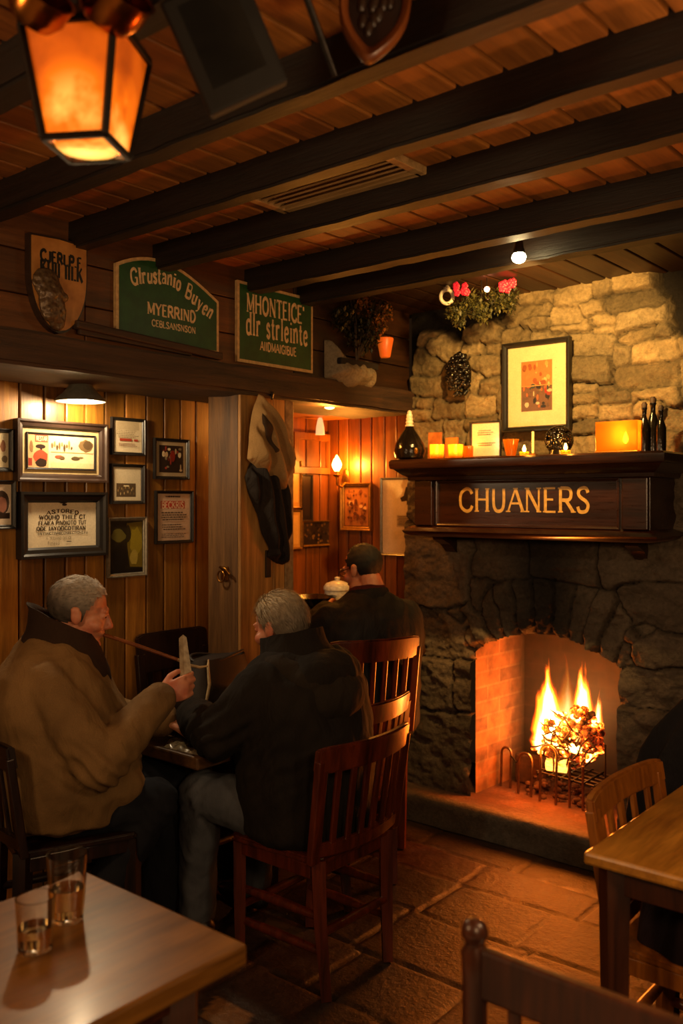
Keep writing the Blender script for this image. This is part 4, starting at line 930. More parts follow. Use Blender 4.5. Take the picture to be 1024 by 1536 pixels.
obj('glass', mb, amber, r); mb = MB(); mb.box(q+Vector((0, 0, .003)), (w*2+.01, w*1.1+.01, .006)); obj('base', mb, M['brass'], r)
mb = MB(); mb.lathe([(.018, .006), (.018, .035)], q+Vector((.02, 0, 0)), 16); obj('candle', mb, wax, r, 50); mb = MB(); mb.lathe([(.004, 0), (.012, .014), (.01, .026), (.002, .048)], q+Vector((.02, 0, .038)), 12); obj('flame', mb, flame_e, r, 60)
LAMP['candles'].append(q+Vector((.02, 0, .09)))
BOT = [(.0, 0), (.019, .002), (.02, .09), (.012, .115), (.008, .125), (.008, .15), (.01, .152), (.01, .158)]
for x, y, s, lab in ((966, 3.63, 1.15, 'slim dark bottle next to the square amber candle box'), (979, 3.66, 1.28, 'tallest slim dark bottle at the right mantel end'), (991, 3.62, 1.05, 'slim dark bottle at the very end of the mantelshelf')):
    q = onshelf(x, y); r = thing('slim_bottle', lab, 'bottle', q, 0, 'dark bottles at the right end of the mantelshelf'); mb = MB(); mb.lathe([(a*s, b*s) for a, b in BOT], q, 16); obj('bottle', mb, blk, r, 50); mb = MB(); mb.lathe([(.009*s, .156*s), (.011*s, .17*s), (.006*s, .178*s)], q, 12); obj('cork', mb, M['hewn'], r, 50)
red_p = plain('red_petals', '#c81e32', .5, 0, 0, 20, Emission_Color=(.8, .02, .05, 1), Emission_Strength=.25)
# wreath, hanging flowers, ring
mb = MB(); q = onY(688, 562, 3.80); rr = random.Random(9)
for i in range(170):
    a = rr.uniform(0, 2*PI); k = math.sqrt(rr.random()); p = q+Vector((.066*k*math.cos(a), -.03*(1-k*k)+rr.uniform(-.01, .01), .105*k*math.sin(a))); mb.ell(p, (.014, .01, .011), Matrix.Rotation(rr.uniform(0, 3), 3, 'Y'), 7)
mb.ell(q+Vector((0, .025, 0)), (.055, .03, .095)); tag(obj('dark_wreath', mb, blk, None, 60), 'dark oval wreath of glossy berries on the stones', 'wreath')
q = atD(722, 462, 4.05); r = thing('hanging_flowers', 'dark trailing plant with red flowers hanging by the ceiling', 'plant', q)
mb = MB(); g2 = ['#2c2c14', '#3c3a1a', '#1c1c0c', '#4a4420']
for dx, dz, k, n in ((-.11, -.02, .05, 260), (-.04, .02, .06, 300), (.05, .03, .06, 300), (.12, .055, .05, 220), (.0, -.03, .04, 160), (-.1, -.06, .03, 60), (.13, .0, .03, 60)): leaves(mb, q+Vector((dx*C40, dx*S40, dz)), k, n, .024, g2, n+int(dx*100))
obj('foliage', mb, foliage, r); rr = random.Random(3)
for i in range(16):
    mb = MB(); dx = rr.choice([-.09, -.07, .1, .14, .13, -.1])+rr.uniform(-.02, .02); c = q+Vector((dx*C40, dx*S40, .07+rr.uniform(-.015, .02)+.12*max(0, dx)))+Vector((.02, -.05, 0))
    for k in range(5): mb.ell(c+Vector((.009*math.cos(k*1.257), -.002, .009*math.sin(k*1.257))), (.009, .004, .009), None, 7)
    obj('flower', mb, red_p, r, 60)
mb = MB(); mb.tube([q+Vector((0, 0, .03)), (q.x, q.y, ZC)], .003, 6); obj('cord', mb, M['iron'], r)
b = atD(730, 434, 4.0); r = thing('fairy_bulb', 'small glowing red-white bulb among the hanging flowers', 'lamp', b)
mb = MB(); mb.ell(b, .012); obj('bulb', mb, emit('pink_bulb', '#ff9a70', 40), r, 60); mb = MB(); mb.tube([b+Vector((0, 0, .01)), (b.x, b.y, ZC)], .002, 6); obj('wire', mb, M['iron'], r)
q = atD(670, 445, 4.15); r = thing('ring_ornament', 'small cream ring ornament hanging left of the red flowers', 'ornament', q)
mb = MB(); mb.tube([q+Vector((.028*math.cos(t)*C40, .028*math.cos(t)*S40, .032*math.sin(t))) for t in [i*PI/10 for i in range(21)]], .009, 8); obj('ring', mb, M['white'], r, 60)
mb = MB(); mb.lathe([(.006, .03), (.016, .04), (.006, .055)], q, 10); obj('topper', mb, M['white'], r, 60); mb = MB(); mb.tube([q+Vector((0, 0, .05)), (q.x, q.y, ZC)], .0015, 5); obj('cord', mb, M['iron'], r)
# ceiling spotlight
q = atD(778, 386, 3.28); r = thing('ceiling_spotlight', 'bright bare spotlight on the beam above the stone breast', 'lamp', (q.x, q.y, q.z))
LAMP['spot'] = q+Vector((.0, .035, -.04))
mb = MB(); mb.ell(q, (.026, .026, .022)); obj('bulb', mb, emit('spot_bulb', '#ffe2a0', 120), r, 60)
mb = MB(); mb.lathe([(.02, .012), (.022, .02), (.016, .04), (.01, max(.045, ZC-q.z))], q, 16); obj('fitting', mb, M['iron'], r, 50)

# ================================================================ fire
FCX, FCY, FZ = -1.985, 4.14, .135
gr = thing('fire_basket', 'wrought iron fire basket with hooped front bars on the hearth', 'fire grate', (FCX, FCY, FZ))
def hoop(mb, x, w, h, y=4.03, lean=.0, r=.0065):
    pts = [(x-w/2, y-.01, FZ), (x-w/2, y+lean*.5, FZ+h-w/2)]+[(x-w/2*math.cos(t), y+lean, FZ+h-w/2+w/2*math.sin(t)) for t in [PI*i/8 for i in range(1, 8)]]+[(x+w/2, y+lean*.5, FZ+h-w/2), (x+w/2, y-.01, FZ)]
    mb.tube(pts, r, 8)
xs = lambda px: onY(px, 1170, 4.03).x
for x, w, h, y in ((xs(752), .055, .20, 4.08), (xs(788), .07, .205, 4.03), (xs(827), .085, .275, 4.0)):
    mb = MB(); hoop(mb, x, w, h, y); obj('front_hoop', mb, M['steel'], gr, 60)
for px, h in ((858, .17), (878, .16)):
    mb = MB(); x = xs(px); mb.tube([(x, 4.0, FZ), (x, 4.0, FZ+h), (x+.005, 3.99, FZ+h+.05)], .0065, 8); obj('front_bar', mb, M['steel'], gr, 60)
mb = MB()
for k in range(5): mb.tube([(xs(806), 4.02+.05*k, FZ+.13), (xs(900), 4.02+.05*k, FZ+.115)], .006, 8)
for k in range(6): x = xs(810)+(xs(896)-xs(810))*k/5; mb.tube([(x, 4.0, FZ+.125), (x, 4.24, FZ+.125)], .005, 8)
obj('grate_bed', mb, M['iron'], gr, 60)
mb = MB(); mb.tube([(xs(752)+.03, 4.07, FZ+.165), (xs(770), 4.06, FZ+.14), (xs(785)-.03, 4.04, FZ+.17)], .004, 7); mb.tube([(xs(898), 4.1, FZ), (xs(898), 4.1, FZ+.3)], .005, 8); mb.tube([(xs(815), 4.2, FZ), (xs(815), 4.2, FZ+.3)], .005, 8); obj('side_rail', mb, M['iron'], gr, 60)
# coal heap
ember = NT('embers'); v = ember.coords(); n = ember.noise(v, 12, 6, .65, .5); n2 = ember.noise(v, 55, 3)
colr = ember.ramp(n, [(.36, '#0a0504'), (.47, '#7a1c04'), (.54, '#ff5a0c'), (.64, '#ffc060')])
e_s = ember.ramp(n, [(.40, 0.0), (.50, .12), (.58, .6), (.66, 1.)])
ember.bsdf('#120b08', .8); ember.l(colr, ember.b.inputs['Emission Color']); ember.l(ember.math('MULTIPLY', e_s, 26), ember.b.inputs['Emission Strength'])
ca = onY(860, 1105, 4.15); mb = MB(); rr = random.Random(21)
for i in range(260):
    a = rr.uniform(0, 2*PI); k = math.sqrt(rr.random()); x = k*math.cos(a); z = k*math.sin(a)
    p = Vector((ca.x+.005+x*.145+.02*z, 4.13+rr.uniform(-.08, .08)*(1-k*k*.5), FZ+.30+z*.15))
    s = rr.uniform(.011, .026); mb.ell(p, (s, s*.8, s*.7), Matrix.Rotation(rr.uniform(0, 3), 3, 'X')@Matrix.Rotation(rr.uniform(0, 3), 3, 'Z'), 7)
for i in range(40):
    p = Vector((xs(805)+rr.uniform(-.06, .1), 4.08+rr.uniform(0, .12), FZ+.25+rr.uniform(-.06, .03))); s = rr.uniform(.012, .024); mb.ell(p, (s, s, s*.7), None, 7)
o = obj('burning_coals', mb, ember.m, None, 20); tag(o, 'heap of glowing coals and twigs burning in the fire basket', 'coals', None, 'stuff')
mb = MB()
for i in range(60):
    a = rr.uniform(0, 6.3); k = rr.random(); p = Vector((ca.x+k*.15*math.cos(a), 4.05+rr.uniform(-.02, .06), FZ+.30+k*.14*math.sin(a))); d = Vector((rr.gauss(0, 1), rr.gauss(0, .5), rr.gauss(0, 1))).normalized()*rr.uniform(.02, .05)
    mb.tube([p-d, p+Vector((rr.uniform(-.01, .01), -.008, rr.uniform(-.01, .01))), p+d], [.004, .005, .003], 6)
o = obj('charred_twigs', mb, plain('char', '#0d0806', .8), None, 60); tag(o, 'tangle of charred twigs over the burning coals', 'twigs', None, 'stuff')
mb = MB(); c = onY(836, 1142, 4.07); mb.tube([(c.x-.045, 4.05, FZ+.165), (c.x, 4.055, FZ+.168), (c.x+.05, 4.07, FZ+.165)], [.03, .032, .03], 12)
lg = NT('burning_log'); nn = lg.noise(lg.coords((4, 20, 20)), 5, 4); lg.bsdf('#3a1c0c', .8); lg.l(lg.ramp(nn, [(.35, '#ff6a10'), (.6, '#ffb850')]), lg.b.inputs['Emission Color']); lg.b.inputs['Emission Strength'].default_value = 3.5
tag(obj('short_log', mb, lg.m, None, 60), 'short glowing log lying at the front of the fire basket', 'log')
mb = MB()
for i in range(70):
    p = Vector((ca.x-.03+rr.uniform(-.2, .17), 4.1+rr.uniform(-.06, .15), FZ+rr.uniform(.0, .05))); s = rr.uniform(.01, .025); mb.ell(p, (s, s*.8, s*.6), Matrix.Rotation(rr.uniform(0, 3), 3, 'Z'), 7)
tag(obj('ash_heap', mb, plain('ash', '#4a3020', .95, 0, .4), None, 20), 'loose ash and cinders under the fire basket', 'ash', None, 'stuff')
mb = MB(); mb.box((xs(771), 4.2, FZ+.075), (.16, .05, .15), None, .01); tag(obj('dark_log', mb, M['hewn'], None), 'dark unburnt log block behind the left hoops', 'log')

def flame_mat(name, core, seed, K):
    t = NT(name); tc = t.n('ShaderNodeTexCoord'); sp = t.n('ShaderNodeSeparateXYZ')
    nz = t.n('ShaderNodeTexNoise'); nz.inputs['Scale'].default_value = 2.6; nz.inputs['Detail'].default_value = 3
    mp = t.n('ShaderNodeMapping'); mp.inputs['Scale'].default_value = (1, 1, .8); mp.inputs['Location'].default_value = (seed, seed*1.7, 0)
    t.l(tc.outputs['Object'], mp.inputs[0]); t.l(mp.outputs[0], nz.inputs['Vector'])
    t.l(tc.outputs['Object'], sp.inputs[0]); X, Y, Z = sp.outputs
    wob = t.math('MULTIPLY', t.math('SUBTRACT', nz.outputs['Fac'], .5), t.math('MULTIPLY', Z, 1.5))
    X2 = t.math('ADD', X, wob); r = t.math('SQRT', t.math('ADD', t.math('MULTIPLY', X2, X2), t.math('MULTIPLY', Y, Y)))
    R = t.ramp(Z, [(0., .55), (.16, .92), (.38, .66), (.7, .27), (1., .02)])
    q = t.math('SUBTRACT', 1., t.math('DIVIDE', r, R)); q = t.math('MAXIMUM', q, 0.)
    s = t.math('POWER', q, 1.6); fade = t.ramp(Z, [(0., .6), (.12, 1.), (.5, .8), (.85, .25), (1., 0.)])
    s = t.math('MULTIPLY', s, fade)
    hot = t.math('MULTIPLY', q, t.ramp(Z, [(0, 1.), (.55, .85), (1, .25)]))
    col = t.ramp(hot, [(0., '#c02a04'), (.18, '#ff5a0a'), (.42, '#ff9a22'), (.7, core)])
    e = t.n('ShaderNodeEmission'); t.l(col, e.inputs['Color']); t.l(t.math('MULTIPLY', s, K), e.inputs['Strength'])
    t.l(e.outputs[0], t.out.inputs['Volume']); return t.m
def flame(label, px, yb_, yt, y, w, seed, K, lean=0):
    b = onY(px, yb_, y); h = onY(px, yt, y).z-b.z; mb = MB()
    mb.lathe([(.5, 0), (.95, .08), (1.0, .2), (.9, .4), (.6, .7), (.45, .9), (.25, 1.0)], (0, 0, 0), 20)
    o = obj('flame', mb, flame_mat('flame_%d' % seed, '#ffd98a', seed, K), None); o.location = b; o.scale = (w, w*.6, h); o.rotation_euler = (0, lean, 0)
    tag(o, label, 'flame', None, 'stuff')
flame('largest bright flame at the left of the coals', 825, 1118, 985, 4.12, .12, 1, 1300, -.05)
flame('second tall flame rising behind the coal heap', 873, 1095, 990, 4.2, .09, 2, 1100, .02)
flame('small thin flame at the right edge of the fire', 895, 1095, 1030, 4.18, .04, 3, 500, .06)
flame('broad faint flame spread behind all the others', 850, 1150, 975, 4.22, .17, 4, 60, 0)
flame('low flame licking the left foot of the coal heap', 806, 1125, 1050, 4.1, .06, 5, 500, .1)
# ================================================================ chairs
def seat_poly(w0, w1, d):
    return [(-w1/2+.03, -d/2), (w1/2-.03, -d/2), (w1/2, -d/2+.03), (w0/2, d/2-.04), (w0/2-.04, d/2), (-w0/2+.04, d/2), (-w0/2, d/2-.04), (-w1/2, -d/2+.03)]
def slat_chair(label, mat, loc, rz, group=None, top=.82, seat=.455, w=.42, n=6, bow=.05, rail=.085, lean=.055, name='wooden_chair', scale=1):
    r = thing(name, label, 'chair', loc, rz, group); r.scale = (scale,)*3
    A = lambda nm, mb, sm=None: obj(nm, mb, mat, r, sm, world=False)
    hw = w/2-.02; yb_ = -.185
    mb = MB(); mb.prism(seat_poly(w+.02, w-.02, .41), (0, 0, 0), (1, 0, 0), (0, 1, 0), Zv, seat-.022, seat); bmx = mb.mesh('seat')
    bm = bmesh.new(); bm.from_mesh(bmx); bmesh.ops.recalc_face_normals(bm, faces=bm.faces); bmesh.ops.bevel(bm, geom=bm.edges[:], offset=.006, segments=2, affect='EDGES'); bm.to_mesh(bmx); bm.free(); A('seat', bmx)
    mb = MB(); zf = seat-.045
    mb.bar((-hw, .17, zf), (hw, .17, zf), .02, .045); mb.bar((-hw, -.175, zf), (hw, -.175, zf), .02, .045)
    for s in (-1, 1): mb.bar((s*hw, -.17, zf), (s*hw, .17, zf), .02, .045)
    A('seat_frame', mb)
    for s in (-1, 1):
        mb = MB(); mb.tube([(s*(hw), .165, seat-.02), (s*(hw-.003), .168, .25), (s*(hw-.012), .175, 0)], [.030, .028, .022], 4, True); A('leg', mb)
        mb = MB(); mb.tube([(s*(hw-.01), yb_, seat-.005), (s*(hw-.016), yb_-.004, .25), (s*(hw-.028), yb_-.02, 0)], [.032, .029, .023], 4, True); A('leg', mb)
    arc = lambda t, z: (t*(w/2+.028), yb_+.005-lean*(z-seat)/(top-seat)-bow*(1-t*t), z)
    def arcbar(nm, z, h, th, tmax=1.0):
        mb = MB(); N = 12; vs = []
        for i in range(N+1):
            t = -tmax+2*tmax*i/N; x, y, _ = arc(t, z); hh = h/2*(1 if abs(t) < .93 else .86)
            dy = .25*bow*t*4
            for dz, q in ((-hh, -1), (hh, -1), (hh, 1), (-hh, 1)): vs.append((x, y+q*th/2-(dz*lean/(top-seat)), z+dz))
        fs = [[i*4+k, (i+1)*4+k, (i+1)*4+(k+1) % 4, i*4+(k+1) % 4] for i in range(N) for k in range(4)]+[[3, 2, 1, 0], [N*4+k for k in range(4)]]
        mb.add(vs, fs); me = mb.mesh(nm); bm = bmesh.new(); bm.from_mesh(me); bmesh.ops.recalc_face_normals(bm, faces=bm.faces)
        bmesh.ops.bevel(bm, geom=[e for e in bm.edges if len(e.link_faces) == 2 and e.calc_face_angle() > .8], offset=.006, segments=2, affect='EDGES'); bm.to_mesh(me); bm.free(); A(nm, me, 40)
    zr = top-rail/2; arcbar('top_rail', zr, rail, .026); arcbar('lower_rail', seat+.03, .05, .022, .94)
    for s in (-1, 1):
        mb = MB(); mb.bar(Vector(arc(s*.88, seat-.01)), Vector(arc(s*.92, zr)), .042, .026, .004, (0, 1, 0)); A('back_post', mb)
    for i in range(n):
        t = -.66+1.32*i/(n-1); mb = MB(); mb.bar(Vector(arc(t*.94, seat+.04)), Vector(arc(t, zr)), .026, .012, .003, (0, 1, 0)); A('slat', mb)
    for s in (-1, 1):
        for z, k in ((.15, .0), (.26, 0)):
            mb = MB(); mb.tube([(s*(hw-.015), .172, z), (s*(hw-.02), 0, z), (s*(hw-.02), yb_-.008, z)], [.013, .017, .013], 10); A('stretcher', mb, 60)
    for y, z in ((.172, .20), (yb_-.008, .21)):
        mb = MB(); mb.tube([(-hw+.015, y, z), (0, y, z), (hw-.015, y, z)], [.013, .017, .013], 10); A('stretcher', mb, 60)
    return r
CG = 'slat-back chairs by the fireside table'
c1 = slat_chair('reddish slat-back chair under the grey-haired man in the dark hooded coat', M['chair'], (-2.10, 2.345, 0), PI/2, CG, top=.825)
c3 = dup(c1, (-2.45, 2.86, 0), PI/2+.05, 'empty reddish slat-back chair just behind the hooded man\'s chair', CG, .97)
c2 = dup(c1, (-2.715, 3.30, 0), math.radians(66.5), 'reddish slat-back chair under the man facing the alcove', CG, 1.19); c2.scale = (.96, 1.05, 1.19)
slat_chair('dark slat-back chair under the man in the tan coat', M['chair_d'], (-2.70, 1.76, 0), math.radians(-18), top=.85, seat=.50, n=5)
slat_chair('golden oak chair with arched top rail tucked at the right table', M['chair_o'], (-.77, 2.44, 0), -PI/2, top=.83, n=5, w=.43, bow=.03, lean=.06, rail=.07)
slat_chair('dark high-backed chair against the panelling behind the men\'s table', M['chair_d'], (-2.93, 2.60, 0), -PI/2, top=1.02, n=4, w=.34, bow=.01, rail=.17, lean=.06)
slat_chair('dark chair at the far side of the right table under the draped coat', M['chair_d'], (-.8, 2.88, 0), PI, top=.9, n=5)
# near chair with turned posts
r = thing('wooden_chair', 'dark chair with knobbed posts and wide rail, nearest the camera', 'chair', (-.575, 1.30, 0))
A = lambda nm, mb, sm=None: obj(nm, mb, M['chair_f'], r, sm, world=False)
for s in (-1, 1):
    mb = MB(); mb.lathe([(.016, 0), (.02, .3), (.022, .45), (.021, .80), (.023, .845), (.017, .855), (.016, .862), (.022, .872), (.023, .88), (.018, .893), (.008, .9)], (s*.225, 0, 0), 18); A('back_post', mb, 50)
    mb = MB(); mb.lathe([(.014, 0), (.02, .2), (.022, .44)], (s*.22, .38, 0), 14); A('leg', mb, 50)
    for z in (.14, .25): mb = MB(); mb.tube([(s*.225, 0, z), (s*.222, .19, z), (s*.22, .38, z)], [.009, .013, .009]); A('stretcher', mb, 60)
for nm, z, h in (('top_rail', .815, .085), ('lower_rail', .56, .04)): mb = MB(); mb.box((0, 0, z), (.42, .024, h), None, .006); A(nm, mb)
for i in range(6): mb = MB(); mb.box((-.15+.06*i, 0, .68), (.022, .012, .22), None, .003); A('slat', mb)
mb = MB(); mb.box((0, .19, .45), (.46, .42, .025), None, .008); A('seat', mb)
mb = MB(); mb.tube([(-.22, .38, .2), (0, .38, .2), (.22, .38, .2)], [.009, .013, .009]); A('stretcher', mb, 60)

# ================================================================ tables
def table(label, mat, x0, x1, y0, y1, h, t, legw, apron=.07, inset=.05, taper=.7, lmat=None):
    r = thing('wooden_table', label, 'table', ((x0+x1)/2, (y0+y1)/2, 0)); cx, cy = (x0+x1)/2, (y0+y1)/2
    mb = MB(); mb.box((cx, cy, h-t/2), (x1-x0, y1-y0, t), None, .007); obj('tabletop', mb, mat, r)
    lm = lmat or mat; i = inset
    mb = MB()
    for y in (y0+i, y1-i): mb.box((cx, y, h-t-apron/2), (x1-x0-2*i, .02, apron))
    for x in (x0+i, x1-i): mb.box((x, cy, h-t-apron/2), (.02, y1-y0-2*i, apron))
    obj('apron', mb, lm, r)
    for x in (x0+i, x1-i):
        for y in (y0+i, y1-i): mb = MB(); mb.tube([(x, y, h-t-.001), (x, y, h-t-apron), (x, y, 0)], [legw*.72, legw*.72, legw*.72*taper], 4); obj('leg', mb, lm, r)
    return r
table('polished oak table with two glasses in the near left corner', M['table'], -1.785, -1.25, .25, 1.21, .75, .042, .06, inset=.09, lmat=M['chair_f'])
table('golden oak table by the fireside chair at right', M['table_o'], -.955, .1, 2.045, 2.76, .75, .03, .055, lmat=M['chair_f'], inset=.055)
table('old dark table between the two seated men', M['table_d'], -3.14, -2.34, 2.03, 2.66, .725, .045, .06, lmat=M['chair_d'], inset=.22)
# ledge in the alcove
r = thing('alcove_table', 'narrow dark table in the alcove holding the white pots', 'table', (-3.2, 3.62, 0)); mb = MB(); mb.box((-3.21, 3.6, 1.005), (.38, .6, .035), None, .006); obj('tabletop', mb, M['chair_d'], r)
mb = MB(); mb.box((-3.21, 3.6, .92), (.30, .5, .13)); obj('apron', mb, M['chair_d'], r)
for x in (-3.34, -3.08):
    for y in (3.36, 3.84): mb = MB(); mb.bar((x, y, 0), (x, y, .97), .045, .045); obj('leg', mb, M['chair_d'], r)
ZT = 1.0235
q = onZ(506, 905, ZT); q = Vector((-3.10, 3.66, ZT)); r = thing('stacked_crock', 'cream lidded crock on the alcove table before the seated man', 'pot', q)
mb = MB(); mb.lathe([(.05, 0), (.062, .012), (.07, .06), (.068, .10)], q, 24); obj('bowl', mb, M['white'], r, 40); mb = MB(); mb.lathe([(.074, .10), (.074, .115), (.06, .135), (.03, .145), (.012, .15), (.016, .165), (.0, .17)], q, 24); obj('lid', mb, M['white'], r, 40)
q = Vector((-3.11, 3.47, ZT)); mb = MB(); mb.lathe([(.06, 0), (.1, .03), (.125, .075), (.13, .08), (.12, .076), (.09, .03), (.02, .012)], q, 28); tag(obj('dark_bowl', mb, blk, None, 50), 'wide dark glazed bowl on the alcove table left of the crock', 'bowl')

# ================================================================ glasses
tumb = glassy('clear_glass', '#fff8ee', .02, 1.45); liq = glassy('amber_drink', '#f0cf90', .02, 1.33)
def glass(label, x, y, rb, rt, h, fill, rot_=0):
    q = onZ(x, y, .7505); r = thing('drinking_glass', label, 'glass', q, 0, 'glasses on the near oak table'); t = .0025
    mb = MB(); mb.lathe([(rb*.6, 0), (rb, .002), (rt, h), (rt-t, h), (rb-t, .012), (0.002, .011)], q, 32); obj('tumbler', mb, tumb, r, 40)
    rf = rb+(rt-rb)*fill; mb = MB(); mb.lathe([(rb-t-.0006, .0125), (rf-t-.0006, h*fill), (.001, h*fill)], q, 32); obj('drink', mb, liq, r, 40)
glass('taller clear drinking glass, half full, behind the short one', 101, 1380, .031, .041, .135, .5)
glass('short clear drinking glass with a little amber drink', 53, 1424, .032, .037, .10, .45)

# ================================================================ things on the men's table
q = Vector((-2.70, 2.43, .7255)); r = thing('leather_bag', 'dark open leather bag with pale rim on the men\'s table', 'bag', q, 0)
leather = plain('black_leather', '#1c120d', .6, 0, .3, 30)
mb = MB(); mb.loft([(0, 0, 0, .10, .15), (0, 0, .03, .115, .17), (0, .0, .12, .10, .165), (0, .01, .2, .075, .15), (0, .015, .25, .055, .13)], 30, 2.8); me = mb.mesh('bag_body'); displace(me, lambda c, n: .012*mnoise.noise(c*11)+.006*mnoise.noise(c*27))
o = obj('bag_body', me, leather, r, 60, world=False)
mb = MB(); mb.tube([Vector((-.0+.057*math.cos(t), .015+.132*math.sin(t), .252+.012*math.sin(t*2))) for t in [i*2*PI/24 for i in range(25)]], .006, 8); obj('rim', mb, leather, r, 60, world=False)
mb = MB(); mb.tube([(.095, -.16, .075), (.105, -.135, .11), (.10, -.115, .17), (.075, -.10, .23), (.06, -.085, .257)], [.003, .006, .007, .006, .003], 8); obj('pale_edge', mb, plain('pale_piping', '#a8946c', .5), r, 60, world=False); bpy.data.objects[r.name].children[-1]['label'] = 'pale piping along the bag mouth'
pp = [(-2.53, 2.04), (-2.36, 2.05), (-2.35, 2.16), (-2.40, 2.24), (-2.55, 2.22), (-2.60, 2.12)]
me = relief(pp, (0, 0, .7255), (1, 0, 0), (0, 1, 0), Zv, .006, lambda a, b, d: .001+.012*(1-math.exp(-d/.012))*(1+.9*mnoise.noise(Vector((a*40, b*40, 0)))), 'crumpled_wrapper')
o = obj('crumpled_wrapper', me, plain('wrapper', '#75664c', .22, .0, .3, 50, '#4a3f30')); tag(o, 'crumpled shiny wrapper on the near corner of the men\'s table', 'wrapper')
# coats at right
def draped(name, label, cat, rings, loc, mat, fold, nf, seed, n=64):
    mb = MB(); vs = []; m = len(rings)
    for i, (cx, cy, z, rx, ry) in enumerate(rings):
        for k in range(n):
            a = 2*PI*k/n; f = 1+fold*(i/(m-1))*math.sin(a*nf+seed+.5*i)+.05*mnoise.noise(Vector((math.cos(a)*2, math.sin(a)*2, z*6+seed)))
            vs.append((cx+rx*f*math.cos(a), cy+ry*f*math.sin(a), z))
    fs = [[i*n+k, (i)*n+(k+1) % n, (i+1)*n+(k+1) % n, (i+1)*n+k] for i in range(m-1) for k in range(n)]+[list(range(n))]
    vs = [Vector(v)+Vector(loc) for v in vs]; mb.add(vs, fs); me = mb.mesh(name)
    bm = bmesh.new(); bm.from_mesh(me); bmesh.ops.recalc_face_normals(bm, faces=bm.faces); bmesh.ops.subdivide_edges(bm, edges=bm.edges[:], cuts=1, use_grid_fill=True, smooth=.6); bm.to_mesh(me); bm.free()
    return tag(obj(name, me, mat, None, 60), label, cat)
M['coat_b'] = fabric('coat_black', '#17151a', '#0b0a0c', 300, .85, .5)
draped('dark_coat', 'dark coat draped over the chair back at the right picture edge', 'coat', [(0, 0, .965, .20, .035), (0, 0, .95, .25, .055), (0, 0, .88, .32, .085), (-.02, 0, .74, .39, .11), (-.03, 0, .5, .42, .125), (-.03, 0, .3, .43, .13)], (-.80, 3.09, 0), M['coat_b'], .10, 11, 1)
draped('folded_coat', 'dark plum coat heaped on the seat under the right table', 'coat', [(0, 0, .665, .08, .08), (0, 0, .66, .11, .11), (0, 0, .6, .13, .14), (0, 0, .52, .14, .155), (0, 0, .458, .145, .16)], (-.80, 2.40, 0), fabric('plum', '#26141a', '#140b0e', 300, .9, .5), .06, 7, 4)
# ================================================================ people
def skin_mat(name, c1, c2):
    t = NT(name); n = t.noise(t.coords(), 14, 4); n2 = t.noise(t.coords(), 120, 3); c = t.mix(c1, c2, t.ramp(n, [(.35, 0.), (.65, 1.)]))
    return t.bsdf(c, .5, t.bump(n2, .15, .002), Subsurface_Weight=.12, Subsurface_Scale=.02)
SKIN = skin_mat('skin', '#c98a68', '#b0644a')
def hairmat(name, c1, c2):
    t = NT(name); n = t.noise(t.coords((1, .35, .35)), 150, 4); sx = t.n('ShaderNodeSeparateXYZ'); t.l(t.coords(kind='Generated'), sx.inputs[0])
    f = t.math('ADD', t.math('MULTIPLY', sx.outputs[2], .62), t.math('MULTIPLY', sx.outputs[1], .38)); c = t.ramp(f, [(.38, c1), (.78, c2)])
    c = t.mix(c, t.ramp(n, [(.3, .45), (.65, 1.)]), .75, 'MULTIPLY'); return t.bsdf(c, .75)
HAIRG = hairmat('hair_grey', '#4a4038', '#b8ac9c'); HAIRS = hairmat('hair_silver', '#7a6e5e', '#c8b490'); HAIRD = hairmat('hair_dark', '#100d0b', '#2e2823')
DENIM = fabric('denim', '#5c5f66', '#383c44', 400, .85, .3); NAVY = fabric('dark_trousers', '#1a1d26', '#101218', 400, .9, .3)
SHOE = plain('shoe_leather', '#17110d', .4, 0, .1)
def headM(c, yaw, pitch): return Matrix.Translation(c)@Matrix.Rotation(yaw, 4, 'Z')@Matrix.Rotation(pitch, 4, 'X')
def head(mb, H):
    R = H.to_3x3(); E = lambda c, r, q=None: mb.ell(H@Vector(c), r, R@q if q else R, 18); K = lambda a, ra, b, rb: mb.cap(H@Vector(a), ra, H@Vector(b), rb)
    E((0, -.012, .03), (.076, .095, .086)); E((0, .03, -.03), (.063, .062, .082)); E((0, .035, -.075), (.052, .05, .04)); E((0, .076, -.098), (.022, .018, .017))
    E((0, .081, .024), (.05, .013, .011)); K((0, .086, .014), .008, (0, .108, -.027), .0125)
    for s in (-1, 1):
        E((s*.011, .098, -.034), .0085); E((s*.042, .06, -.028), (.026, .026, .024)); E((s*.03, .079, .006), (.0145, .011, .0095))
        E((s*.079, -.008, -.006), (.010, .019, .031), Matrix.Rotation(.25, 3, 'X')); E((s*.081, -.014, .012), (.009, .017, .014)); E((s*.05, .02, -.08), (.024, .04, .026))
    K((-.02, .087, -.056), .006, (.02, .087, -.056), .006); E((0, .09, -.054), (.014, .008, .006)); E((0, .087, -.066), (.018, .008, .0065))
    K((0, -.03, -.06), .058, (0, -.045, -.15), .062)
